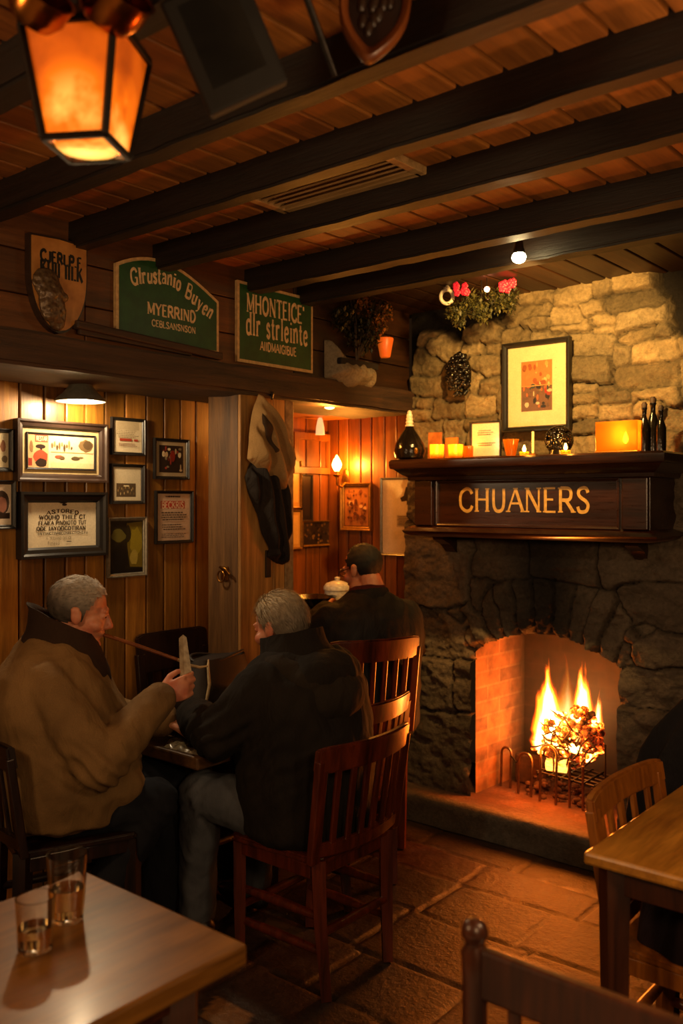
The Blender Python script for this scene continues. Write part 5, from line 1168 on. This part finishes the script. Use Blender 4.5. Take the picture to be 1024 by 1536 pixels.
def hair(nm, H, mat, seed, long=.014, strands=1700, low=-.07, front=.055, thick=1.07, comb=(0, -1, -.5), parent=None):
    r = random.Random(seed); mb = MB(); n, m = 56, 30; vs = []; idx = {}
    c0 = Vector((0, -.014, .031)); rad = Vector((.077*thick, .096*thick, .087*thick))
    def keep(p):
        if p.z > .062: return p.y < front+.03*(1-abs(p.x)/.08)
        if p.z > .0: return p.y < .02+(p.z)*.55
        if p.z > low: return p.y < -.022 or (abs(p.x) > .06 and p.z > -.03 and .004 < p.y < .018)
        return False
    P = []
    for i in range(m+1):
        th = PI*i/m
        for k in range(n):
            a = 2*PI*k/n; d = Vector((math.sin(th)*math.cos(a), math.sin(th)*math.sin(a), math.cos(th)))
            p = Vector((d.x*rad.x, d.y*rad.y, d.z*rad.z))+c0
            if p.z < .0: p.x *= 1-.1*min(1, -p.z/.08); 
            p += d*(.005*mnoise.noise(Vector((d.x*9, d.y*5+seed, d.z*5)))); P.append(p)
    fs = []
    for i in range(m):
        for k in range(n):
            q = [i*n+k, (i+1)*n+k, (i+1)*n+(k+1) % n, i*n+(k+1) % n]
            if all(keep(P[j]) for j in q): fs.append(q)
    mb.add([H@p for p in P], fs)
    R3 = H.to_3x3()
    for _ in range(strands):
        i = r.randrange(2, m); k = r.randrange(n); p = P[i*n+k]
        if not keep(p): continue
        d = (p-c0).normalized(); g = Vector(comb)+Vector((r.gauss(0, .28), r.gauss(0, .2), r.gauss(0, .2)))
        if p.y > .01 and p.z > .05: g += Vector((.5*(1 if p.x > 0 else -1), .3, 0))
        t = (g-d*g.dot(d)).normalized(); s = t.cross(d)*r.uniform(.0009, .002); L = long*r.uniform(.7, 1.9)
        a = p-d*.001; b = p+t*L*.5+d*L*.10; c = p+t*L+d*L*r.uniform(-.05, .10)
        mb.add([H@(a-s), H@(a+s), H@(b+s*.8), H@(b-s*.8), H@c], [[0, 1, 2, 3], [3, 2, 4]])
    bm_ = mb.mesh(nm); o = obj(nm, bm_, mat, parent, 60, world=False); return o
def hand(mb, wrist, d, across, palm, curl, s=1.0, thumb=1, spread=.0, tcurl=.3):
    """d: towards the fingers; across: from little finger to index; palm: the way the palm faces"""
    w = Vector(wrist); d = Vector(d).normalized(); a = Vector(across); a = (a-d*a.dot(d)).normalized(); p = Vector(palm); p = (p-d*p.dot(d)-a*p.dot(a)).normalized()
    M3 = Matrix((a, p, d)).transposed()
    mb.cap(w-d*.03*s, .027*s, w+d*.02*s, .027*s); mb.ell(w+d*.05*s, (.040*s, .016*s, .048*s), M3); mb.ell(w+d*.03*s+a*.02*s+p*.008*s, (.018*s, .015*s, .03*s), M3)
    for i, (o, L) in enumerate(((-.0315, .78), (-.0105, .95), (.0105, 1.0), (.0315, .9))):
        k = w+d*(.088-.006*abs(i-2))*s+a*o*s; an = 0; cv = curl[i] if isinstance(curl, (list, tuple)) else curl; pts = [k-d*.02*s, k]
        for seg, cc in ((.042, .75), (.027, 1.0), (.021, .7)):
            an += cv*cc; dd = d*math.cos(an)+p*math.sin(an)+a*spread*(i-1.5); pts.append(pts[-1]+dd.normalized()*seg*L*s)
        mb.chain(pts, [.0095*s, .0098*s, .0088*s, .008*s, .007*s])
    k = w+d*.022*s+a*.03*s+p*.008*s; t1 = (d*.75+a*.6+p*.35).normalized(); t2 = (d*.9+a*.1*thumb+p*(.3+tcurl)).normalized(); t3 = (d*.9-a*.15+p*(.35+tcurl)).normalized()
    mb.chain([k, k+t1*.036*s, k+t1*.036*s+t2*.032*s, k+t1*.036*s+t2*.032*s+t3*.025*s], [.015*s, .0115*s, .010*s, .0085*s])
def wrinkle(me, amp, sc, elbows=(), seed=0):
    def f(c, n):
        q = Vector((c.x*sc, c.y*sc, c.z*sc*.6))+Vector((seed, 0, 0)); v = mnoise.noise(q); v = (1-abs(v)*2)*.6+mnoise.noise(q*2.3)*.5
        e = sum(math.exp(-((c-Vector(p)).length/.10)**2) for p in elbows)
        w = math.sin((c.z*1.1+c.y*.9+.03*mnoise.noise(q))*95+4*mnoise.noise(q*.8))
        return amp*v+amp*.9*min(1, e)*w
    return displace(me, f)
def person(label, loc, rz, headc, yaw, pitch, arms, hands, legs, torso, extra=None):
    mb = MB(); H = headM(Vector(headc), yaw, pitch); head(mb, H)
    nb = H@Vector((0, -.04, -.13)); t = [Vector(p) for p in torso]
    mb.chain([nb]+t[::-1], [.062]+[.13, .14, .14][:len(t)])
    for (s, e, w) in arms: mb.chain([s, e, w], [.05, .042, .028]); mb.chain([s, t[-1]], [.06, .1])
    for h in hands: hand(mb, **h)
    for (hip, kn, an) in legs: mb.chain([t[0], hip, kn, an], [.11, .085, .055, .04])
    me = remesh(mb, .0048, 3, 'person'); o = bpy.data.objects.new('person', me); COL.objects.link(o); me.materials.append(SKIN); me.shade_smooth()
    o.location = loc; o.rotation_euler = (0, 0, rz); tag(o, label, 'person')
    for s in (-1, 1):
        mb = MB(); mb.ell(H@Vector((s*.03, .0845, .004)), (.0085, .006, .0045), H.to_3x3(), 10); obj('eye', mb, plain('eye', '#2a1c14', .15), o, 60, world=False)
    return o, H
def clothes(o, nm, mb, vox, mat, amp, sc, elbows=(), seed=0, cut=None):
    me = remesh(mb, vox, 3, nm); wrinkle(me, amp, sc, elbows, seed); return obj(nm, me, mat, o, 180, world=False)
def trousers(o, legs, pelvis, mat, seed):
    mb = MB()
    mb.ell(pelvis, (.17, .15, .11))
    for hip, kn, an in legs:
        an = Vector(an); kn = Vector(kn); mb.chain([pelvis, hip, kn, kn+(an-kn)*.5, an], [.11, .105, .078, .07, .068])
    clothes(o, 'trousers', mb, .009, mat, .006, 16, [l[1] for l in legs], seed)
def shoes(o, legs, fdir):
    for hip, kn, an in legs:
        a = Vector(an); d = Vector(fdir).normalized(); mb = MB(); a.z = .055
        mb.chain([a-d*.04+Vector((0, 0, -.012)), a+d*.08+Vector((0, 0, -.02)), a+d*.17+Vector((0, 0, -.03))], [.042, .04, .026]); mb.cap(a, .045, a+Vector((0, 0, .06)), .045)
        me = remesh(mb, .008, 2, 'shoe')
        for v in me.vertices: v.co.z = max(v.co.z, .004)
        obj('shoe', me, SHOE, o, 180, world=False)

# ---- man in the tan coat with the long pipe
legs = [((.10, .05, .575), (.10, .32, .57), (.09, .05, .10)), ((-.10, .05, .575), (-.12, .40, .57), (-.12, .34, .09))]
arms = [((.185, -.015, .985), (.275, .14, .76), (.13, .335, .925)), ((-.185, -.015, .985), (-.27, .16, .78), (-.10, .36, .80))]
hands = [dict(wrist=(.125, .345, .935), d=(-.15, .93, .28), across=(-.1, -.25, 1), palm=(-1, 0, 0), curl=(.95, .9, .8, .62), s=1.0, tcurl=.2),
         dict(wrist=(-.095, .37, .80), d=(.1, .95, -.12), across=(1, 0, .1), palm=(0, 0, -1), curl=.25, s=1.0)]
ML, MR = (-2.735, 1.745, 0), math.radians(-35)
o, H = person('seated man in tan coat with grey hair, holding a long pipe to his mouth', ML, MR, (0, .075, 1.213), math.radians(-2), math.radians(-13), arms, hands, legs, [(0, 0, .56), (0, .02, .78), (0, -.01, .98)])
TANC = fabric('tan_coat', '#8c6c42', '#60482a', 320, .85, .35); BRN = fabric('brown_collar', '#3a281c', '#241811', 260, .95, .3)
mb = MB(); mb.loft([(0, .01, .515, .20, .175), (0, .02, .54, .24, .21), (0, .035, .63, .258, .235), (0, .035, .74, .262, .24), (0, .02, .85, .262, .225), (0, -.01, .95, .258, .20), (0, -.02, 1.02, .24, .17), (0, -.02, 1.07, .19, .135), (0, -.02, 1.11, .13, .11), (0, -.015, 1.14, .09, .09)], 36, 2.3)
for s, e, w in arms: mb.chain([s, e, Vector(e)+(Vector(w)-Vector(e))*.55, w], [.085, .076, .068, .056])
for s in (-1, 1): mb.ell((s*.1, .20, .635), (.10, .09, .075))
clothes(o, 'coat', mb, .009, TANC, .011, 11, [arms[0][1], arms[1][1], (0, .2, .7)], 1)
def collar(o, nm, rings, tilt, mat, th=.012, seed=0):
    mb = MB(); n = 40; R2 = rings+[(cx, cy, z, rx-th, ry-th) for cx, cy, z, rx, ry in rings[::-1]]; vs = []
    for cx, cy, z, rx, ry in R2:
        for k in range(n):
            a = 2*PI*k/n; y = cy+ry*math.sin(a); vs.append((cx+rx*math.cos(a), y, z+tilt*(y-rings[0][1])+.006*mnoise.noise(Vector((math.cos(a)*2, math.sin(a)*2, seed+z*8)))))
    m = len(R2); fs = [[i*n+k, i*n+(k+1) % n, (i+1)*n+(k+1) % n, (i+1)*n+k] for i in range(m-1) for k in range(n)]
    mb.add(vs, fs); return obj(nm, mb, mat, o, 60, world=False)
collar(o, 'collar', [(0, .03, 1.055, .14, .15), (0, .035, 1.085, .13, .14), (0, .03, 1.12, .115, .128), (0, .02, 1.17, .102, .114), (0, .015, 1.185, .104, .116)], -.5, BRN)
trousers(o, legs, (0, 0, .595), NAVY, 2); shoes(o, legs, (0, 1, 0))
hair('hair', H, HAIRG, 5, .016, 2000, -.075, .05, 1.075, (0, -1, -.4), o)
mw = Matrix.Translation(ML)@Matrix.Rotation(MR, 4, 'Z')
mo = mw@H@Vector((.006, .094, -.06)); en = mw@Vector((.06, .50, 1.012))
r = thing('long_pipe', 'long thin brown wooden pipe held in the mouth of the tan-coated man', 'pipe', mo)
mb = MB(); d = en-mo; mb.tube([mo, mo+d*.3, mo+d*.72+Vector((0, 0, -.004))], [.0065, .007, .0055], 10); obj('stem', mb, wood('pipe_wood', '#8a4a1c', '#5c2c10', 'X', 5, .3, 0), r, 60)
mb = MB(); e = mo+d*.72+Vector((0, 0, -.004)); mb.tube([e, e+d*.12+Vector((0, 0, -.006)), e+d*.22+Vector((0, 0, -.002)), e+d*.30+Vector((0, 0, .012))], [.0055, .005, .005, .003], 8); obj('pale_tip', mb, plain('horn_tip', '#a8885a', .35), r, 60)
hc = mw@Vector((.10, .43, .985)); r = thing('folded_card', 'pale narrow folded card held upright in the tan-coated man\'s hand', 'card', hc)
mb = MB(); k = mw.to_3x3()
mb.add([mw@Vector(p) for p in ((.085, .425, .95), (.085, .455, .955), (.085, .43, 1.125), (.085, .418, 1.135), (.07, .41, .95), (.07, .405, 1.12))], [[0, 1, 2, 3], [0, 3, 5, 4]]); obj('leaf', mb, plain('pale_card', '#b8a88c', .4, 0, .1, 40, '#8a7a62'), r)

# ---- man in the dark hooded coat, seen from behind
legs = [((-.11, .06, .52), (-.20, .35, .555), (-.15, .43, .09)), ((.11, .06, .52), (.17, .40, .53), (.15, .44, .09))]
arms = [((-.185, .05, .965), (-.275, .19, .80), (-.17, .43, .815)), ((.185, .05, .965), (.27, .2, .82), (.14, .43, .80))]
hands = [dict(wrist=(-.165, .45, .805), d=(.15, .95, -.12), across=(1, 0, .2), palm=(.1, 0, -1), curl=.45, s=1.12), dict(wrist=(.13, .45, .795), d=(-.2, .95, -.1), across=(-1, 0, .2), palm=(0, 0, -1), curl=.4, s=1.1)]
o, H = person('grey-haired man in dark hooded coat and jeans seated with his back turned', (-2.11, 2.35, 0), PI/2, (0, .15, 1.145), math.radians(8), math.radians(-14), arms, [], legs, [(0, .0, .56), (0, .03, .78), (0, .05, .95)])
COATD = fabric('charcoal_coat', '#1f1914', '#120e0b', 300, .88, .4)
mb = MB(); mb.loft([(0, .0, .45, .21, .19), (0, .01, .48, .235, .205), (0, .02, .60, .245, .215), (0, .025, .72, .25, .215), (0, .03, .84, .255, .20), (0, .035, .93, .255, .185), (0, .045, .99, .24, .16), (0, .055, 1.035, .19, .13), (0, .065, 1.07, .13, .105), (0, .07, 1.09, .09, .085)], 36, 2.3)
for s, e, w in arms: mb.chain([s, e, Vector(e)+(Vector(w)-Vector(e))*.6, w], [.088, .08, .074, .06])
mb.ell((.0, -.06, 1.0), (.16, .10, .08)); mb.ell((.0, -.115, .93), (.12, .065, .075))
for s in (-1, 1): mb.ell((s*.1, .18, .57), (.09, .09, .07))
clothes(o, 'coat', mb, .009, COATD, .012, 10, [arms[0][1], arms[1][1], (-.2, 0, .75)], 7)
collar(o, 'collar', [(0, .06, .99, .16, .14), (0, .07, 1.04, .14, .125), (0, .085, 1.09, .12, .115), (0, .095, 1.135, .112, .112)], -.25, COATD, .014, 3)
GL = fabric('wool_glove', '#231b15', '#120d0a', 500, .95, .2)
mb = MB(); mb.ell((0, -.075, .985), (.165, .075, .075)); mb.ell((0, -.125, .93), (.13, .06, .085)); mb.ell((0, -.12, .86), (.07, .045, .05))
for s in (-1, 1): mb.chain([(s*.12, -.06, .99), (s*.145, .02, 1.035), (s*.10, .12, 1.03)], [.05, .04, .03])
clothes(o, 'hood', mb, .008, fabric('hood_cloth', '#2c241c', '#1a1510', 300, .9, .4), .008, 14, (), 12)
for h in hands: mb = MB(); hand(mb, **h); obj('glove', remesh(mb, .005, 2, 'glove'), GL, o, 180, world=False)
trousers(o, legs, (0, .02, .54), DENIM, 9); shoes(o, legs, (0, 1, 0))
hair('hair', H, HAIRS, 15, .026, 2600, -.085, .05, 1.10, (0, -.7, -.8), o)

# ---- man at the alcove
legs = [((-.10, .05, .56), (-.12, .40, .56), (-.12, .36, .09)), ((.10, .05, .56), (.12, .40, .56), (.12, .36, .09))]
arms = [((-.19, .02, 1.03), (-.29, .17, .90), (-.10, .30, 1.045)), ((.19, .02, 1.03), (.28, .12, .86), (.16, .32, 1.05))]
hands = [dict(wrist=(-.09, .315, 1.05), d=(.2, .9, .1), across=(.5, 0, 1), palm=(1, 0, -.3), curl=.7, s=1.0), dict(wrist=(.15, .335, 1.05), d=(-.3, .9, .1), across=(-1, 0, .3), palm=(0, 0, -1), curl=.4, s=1.0)]
o, H = person('man with short dark hair and glasses seated facing the alcove, back turned', (-2.645, 3.375, 0), math.radians(66.5), (.0, .095, 1.265), math.radians(24), math.radians(-14), arms, hands, legs, [(0, 0, .6), (0, .02, .84), (0, .02, 1.02)])
JD = fabric('black_jacket', '#221e1c', '#131110', 300, .8, .4)
mb = MB(); mb.loft([(0, .0, .505, .20, .18), (0, .01, .54, .225, .20), (0, .02, .68, .235, .21), (0, .02, .84, .25, .20), (0, .02, .98, .265, .185), (0, .02, 1.05, .25, .16), (0, .022, 1.10, .20, .13), (0, .028, 1.14, .13, .10), (0, .03, 1.165, .09, .085)], 36, 2.3)
for s, e, w in arms: mb.chain([s, e, Vector(e)+(Vector(w)-Vector(e))*.6, w], [.088, .078, .068, .052])
clothes(o, 'jacket', mb, .009, JD, .011, 11, [arms[0][1], arms[1][1]], 4)
collar(o, 'collar', [(0, .03, 1.09, .125, .11), (0, .035, 1.13, .11, .105), (0, .04, 1.17, .098, .098)], -.2, JD, .012, 5)
collar(o, 'shirt_collar', [(0, .045, 1.13, .094, .09), (0, .045, 1.185, .088, .088)], -.2, fabric('red_shirt', '#6a2418', '#3a140e'), .006, 6)
trousers(o, legs, (0, 0, .59), NAVY, 4); shoes(o, legs, (0, 1, 0))
hair('hair', H, HAIRD, 25, .007, 1500, -.07, .02, 1.05, (0, -.7, -.8), o)
mb = MB()
for s in (-1, 1):
    mb.tube([H@Vector(p) for p in ((s*.052, .098, .008), (s*.074, .05, .01), (s*.084, -.01, .012))], .0022, 6); mb.tube([H@Vector((s*.03+.021*math.cos(t), .104, .004+.017*math.sin(t))) for t in [i*PI/8 for i in range(17)]], .0018, 6)
mb.tube([H@Vector((-.009, .106, .006)), H@Vector((.009, .106, .006))], .0018, 6); obj('glasses', mb, M['black'], o, 60, world=False)

# ================================================================ lantern and hanging things near the ceiling
LC = atD(131, 150, 1.6); lt = thing('hanging_lantern', 'glowing amber glass lantern hanging from the ceiling at upper left', 'lantern', LC)
LAMP['lantern'] = LC+Vector((0, 0, -.02))
lmat = NT('lantern_glass'); n = lmat.noise(lmat.coords((1, 1, 1)), 9, 4); sepc = lmat.n('ShaderNodeTexCoord'); 
vd = lmat.n('ShaderNodeVectorMath', operation='LENGTH'); lmat.l(lmat.coords((9, 9, 7.5), loc=(0, 0, .35)), vd.inputs[0])
lmat.bsdf('#c8641a', .5); mixv = lmat.math('MULTIPLY', lmat.ramp(vd.outputs['Value'], [(.35, 1.), (1.0, .28)]), lmat.ramp(n, [(.35, .45), (.6, 1.)]))
lmat.l(lmat.ramp(mixv, [(.1, '#b83a04'), (.45, '#ff7408'), (.9, '#ffce60')]), lmat.b.inputs['Emission Color']); lmat.l(lmat.math('MULTIPLY', mixv, 1.9), lmat.b.inputs['Emission Strength'])
hw0, hw1, zt, zb = .083, .056, .10, -.085; ang = math.radians(40-8)
Rl = Matrix.Rotation(ang, 3, 'Z')
cor = lambda w, z: [Rl@Vector((a*w, b*w, z)) for a, b in ((-1, -1), (1, -1), (1, 1), (-1, 1))]
T, B = cor(hw0, zt), cor(hw1, zb)
for i in range(4): mb = MB(); mb.add([T[i], T[(i+1) % 4], B[(i+1) % 4], B[i]], [[3, 2, 1, 0]]); obj('glass_pane', mb, lmat.m, lt, None, world=False)
mb = MB(); mb.lathe([(.002, zb-.004), (hw1*.95, zb-.002), (hw1*1.0, zb+.002)], (0, 0, 0), 24, cap=False); obj('bottom_glass', mb, lmat.m, lt, 60, world=False)
mb = MB()
for i in range(4):
    mb.bar(T[i], B[i], .012, .012, .002); mb.bar(T[i], T[(i+1) % 4], .014, .014, .002); mb.bar(B[i], B[(i+1) % 4], .010, .012, .002)
obj('lantern_frame', mb, M['iron'], lt, None, world=False)
mb = MB(); mb.lathe([(hw0*1.25, zt), (hw0*1.2, zt+.012), (.045, zt+.05), (.02, zt+.065), (.016, zt+.09), (.006, zt+.1)], (0, 0, 0), 4, Rl@Matrix.Rotation(PI/4, 3, 'Z')); obj('cap', mb, M['iron'], lt, None, world=False)
mb = MB(); mb.tube([(0, 0, zt+.095), (0, 0, ZC-LC.z)], .005, 8); obj('hanging_rod', mb, M['brass'], lt, 60, world=False)
mb = MB(); mb.ell((0, 0, -.03), (.022, .022, .034)); obj('bulb', mb, emit('lantern_bulb', '#ffdc90', 40), lt, 60, world=False)
copper = plain('copper', '#9a5a22', .22, 1, .15, 20)
for x, y, D, s, lab in ((60, 2, 1.45, .05, 'copper pot hanging above and left of the lantern'), (172, -2, 1.5, .06, 'copper pot hanging above and right of the lantern')):
    q = atD(x, y, D); r = thing('copper_pot', lab, 'pot', q, 0, 'copper pots hanging above the lantern')
    Rr = Matrix.Rotation(.9, 3, 'Y'); mb = MB(); mb.lathe([(.01, -s*.75), (s*.7, -s*.7), (s*.95, -s*.3), (s, s*.3), (s*1.06, s*.32), (s*1.06, s*.36), (s*.95, s*.33), (s*.9, -s*.3), (.01, -s*.66)], q, 28, Rr); obj('bowl', mb, copper, r, 40)
    mb = MB(); mb.tube([q+Rr@Vector((0, 0, s*.3)), (q.x, q.y, max(q.z+.05, ZC))], .004, 7); obj('hanger', mb, M['iron'], r)
# dark box, bracket strap, oval plaque and roundel on the first beam
q = atD(338, 68, 1.62); R = Matrix.Rotation(math.radians(38), 3, 'Z')@Matrix.Rotation(math.radians(-24), 3, 'Y')@Matrix.Rotation(.3, 3, 'X')
r = thing('hanging_box', 'dark wooden box hung tilted from the ceiling beam, right of lantern', 'box', q)
mb = MB(); mb.box(q, (.155, .06, .20), R, .006); obj('box_body', mb, plain('sooty_box', '#0e0906', .8), r); mb = MB(); mb.box(q-R@Vector((0, .027, -.01)), (.11, .006, .15), R, .004); obj('front_panel', mb, plain('sooty_wood', '#1c150c', .85), r); mb = MB(); mb.tube([q+R@Vector((0, 0, .085)), (q.x, q.y, ZC)], .006); obj('hanger', mb, M['iron'], r)
def oval(label, nm, x, y, D, a, b, R, m1, m2, relief_=True, cat='plaque', pts=None):
    q = atD(x, y, D); r = thing(nm, label, cat, q); n = 36
    P = [(a*math.cos(2*PI*k/n)*(1-.5*max(0, -math.sin(2*PI*k/n))**3 if pts else 1), b*math.sin(2*PI*k/n)) for k in range(n)]
    U, V, N = R@Vector((1, 0, 0)), R@Vector((0, 0, 1)), R@Vector((0, -1, 0))
    mb = MB(); vs = []
    for k, h in ((1.0, 0), (1.0, .02), (.93, .026), (.78, .02), (.74, .008)): vs += [q+U*p[0]*k+V*p[1]*k+N*h for p in P]
    mb.add(vs, [[i*n+j, i*n+(j+1) % n, (i+1)*n+(j+1) % n, (i+1)*n+j] for i in range(4) for j in range(n)]); obj('rim', mb, m1, r, 50)
    mb = MB(); mb.prism([(p[0]*.76, p[1]*.76) for p in P], q, U, V, N, 0, .008); obj('field', mb, m2, r)
    mb = MB(); rr = random.Random(3)
    for i in range(16): t = rr.uniform(0, 6.3); k = rr.random()*.5; mb.ell(q+U*a*k*math.cos(t)+V*b*k*math.sin(t)+N*.010, (a*.14, .008, b*.14), R, 8)
    obj('carving', mb, M['ebony'] if relief_ else M['gold'], r, 60)
    mb = MB(); mb.tube([q+V*b*.9, (q+V*b*.9+Vector((0, 0, .02))), Vector((q.x, q.y, max(ZC, q.z+b+.03)))], .004, 6); obj('hanger', mb, M['iron'], r)
RW = wood('rim_wood', '#8a4a1c', '#5c2c10', 'Z', 4, .35, .1)
oval('pointed oval plaque with brown wooden rim and dark carving under the ceiling', 'oval_plaque', 562, 8, 1.72, .068, .115, Matrix.Rotation(math.radians(40), 3, 'Z')@Matrix.Rotation(.12, 3, 'Y'), RW, M['chair_d'], pts=1)
oval('small dark round plaque with pale centre right of the oval plaque', 'round_plaque', 664, 42, 1.8, .04, .04, Matrix.Rotation(math.radians(40), 3, 'Z'), M['chair_d'], M['chair_d'], False)
q0, q1 = atD(452, -25, 1.6), atD(500, 108, 1.72); mb = MB(); mb.bar(q0, q1, .05, .012, .003, (.6, .7, 0)); r = thing('iron_strap', 'flat dark strap hanging between the tilted box and the oval plaque', 'strap', q1); obj('band', mb, M['iron'], r)
try: LAMP
except NameError: LAMP={}
LAMP.setdefault('pendant',Vector((-2.98,2.02,1.98)));LAMP.setdefault('sconce',Vector((-3.2,3.85,1.75)));LAMP.setdefault('alcove',Vector((-3.1,3.6,1.98)))
LAMP.setdefault('spot',Vector((-1.56,2.85,2.44)));LAMP.setdefault('lantern',Vector((-1.37,.936,2.3)));LAMP.setdefault('candles',[])
# ================================================================ camera
cd = bpy.data.cameras.new('camera'); cam = bpy.data.objects.new('camera', cd); COL.objects.link(cam)
cam.location = (0, 0, CAMZ); cam.rotation_euler = (PI/2, 0, math.radians(40))
cd.sensor_fit = 'HORIZONTAL'; cd.sensor_width = 24; cd.lens = F/1024*24; cd.shift_y = -18/1024; cd.clip_start = .05
cd.dof.use_dof = True; cd.dof.focus_distance = 3.35; cd.dof.aperture_fstop = 2.6
SC.camera = cam
# ================================================================ light
def point(name, loc, col, w, r=.03, parent=None):
    l = bpy.data.lights.new(name, 'POINT'); l.color = lin(col); l.energy = w; l.shadow_soft_size = r
    o = bpy.data.objects.new(name, l); COL.objects.link(o); o.location = loc; return o
def spot(name, loc, to, col, w, ang, blend=.5, r=.03):
    l = bpy.data.lights.new(name, 'SPOT'); l.color = lin(col); l.energy = w; l.shadow_soft_size = r; l.spot_size = math.radians(ang); l.spot_blend = blend
    o = bpy.data.objects.new(name, l); COL.objects.link(o); o.location = loc
    o.rotation_euler = (Vector(to)-Vector(loc)).to_track_quat('-Z', 'Y').to_euler(); return o
W = bpy.data.worlds.new('world'); SC.world = W; W.use_nodes = True
W.node_tree.nodes['Background'].inputs[0].default_value = (*lin('#ffb070'), 1); W.node_tree.nodes['Background'].inputs[1].default_value = .012
# fire
point('fire_light', (-1.99, 4.02, .55), '#ff7a1e', 40, .12)
point('fire_light', (-2.08, 3.99, .36), '#ff6a14', 8, .1)
# picture-wall pendant, alcove, spot on the stone
point('pendant_light', LAMP['pendant']+Vector((0, 0, -.02)), '#ffdca8', 22, .03)
point('sconce_light', LAMP['sconce'], '#ff9e34', 13, .03)
point('alcove_light', LAMP['alcove'], '#ff9a38', 9, .03)
spot('ceiling_spot', LAMP['spot'], (-2.0, 3.9, 2.05), '#ffc66c', 135, 100, .6, .03)
point('lantern_light', LAMP['lantern'], '#ff9030', 3, .03)
for p in LAMP['candles']: point('candle_light', p, '#ff9a30', .8, .012)
# unseen fill lights added to brighten the room from out of view
point('room_fill', (-.15, 1.6, 1.7), '#ffd098', 25, .12)
point('room_fill', (.3, .4, 1.75), '#ffcc90', 38, .15)
point('room_fill', (-1.9, -.3, 2.0), '#ffcc90', 46, .15)
SC.view_settings.view_transform = 'Standard'; SC.view_settings.look = 'None'; SC.view_settings.exposure = 0.0
SC.cycles.use_denoising = True
SC.cycles.max_bounces = 8; SC.cycles.transmission_bounces = 8; SC.cycles.sample_clamp_indirect = 4
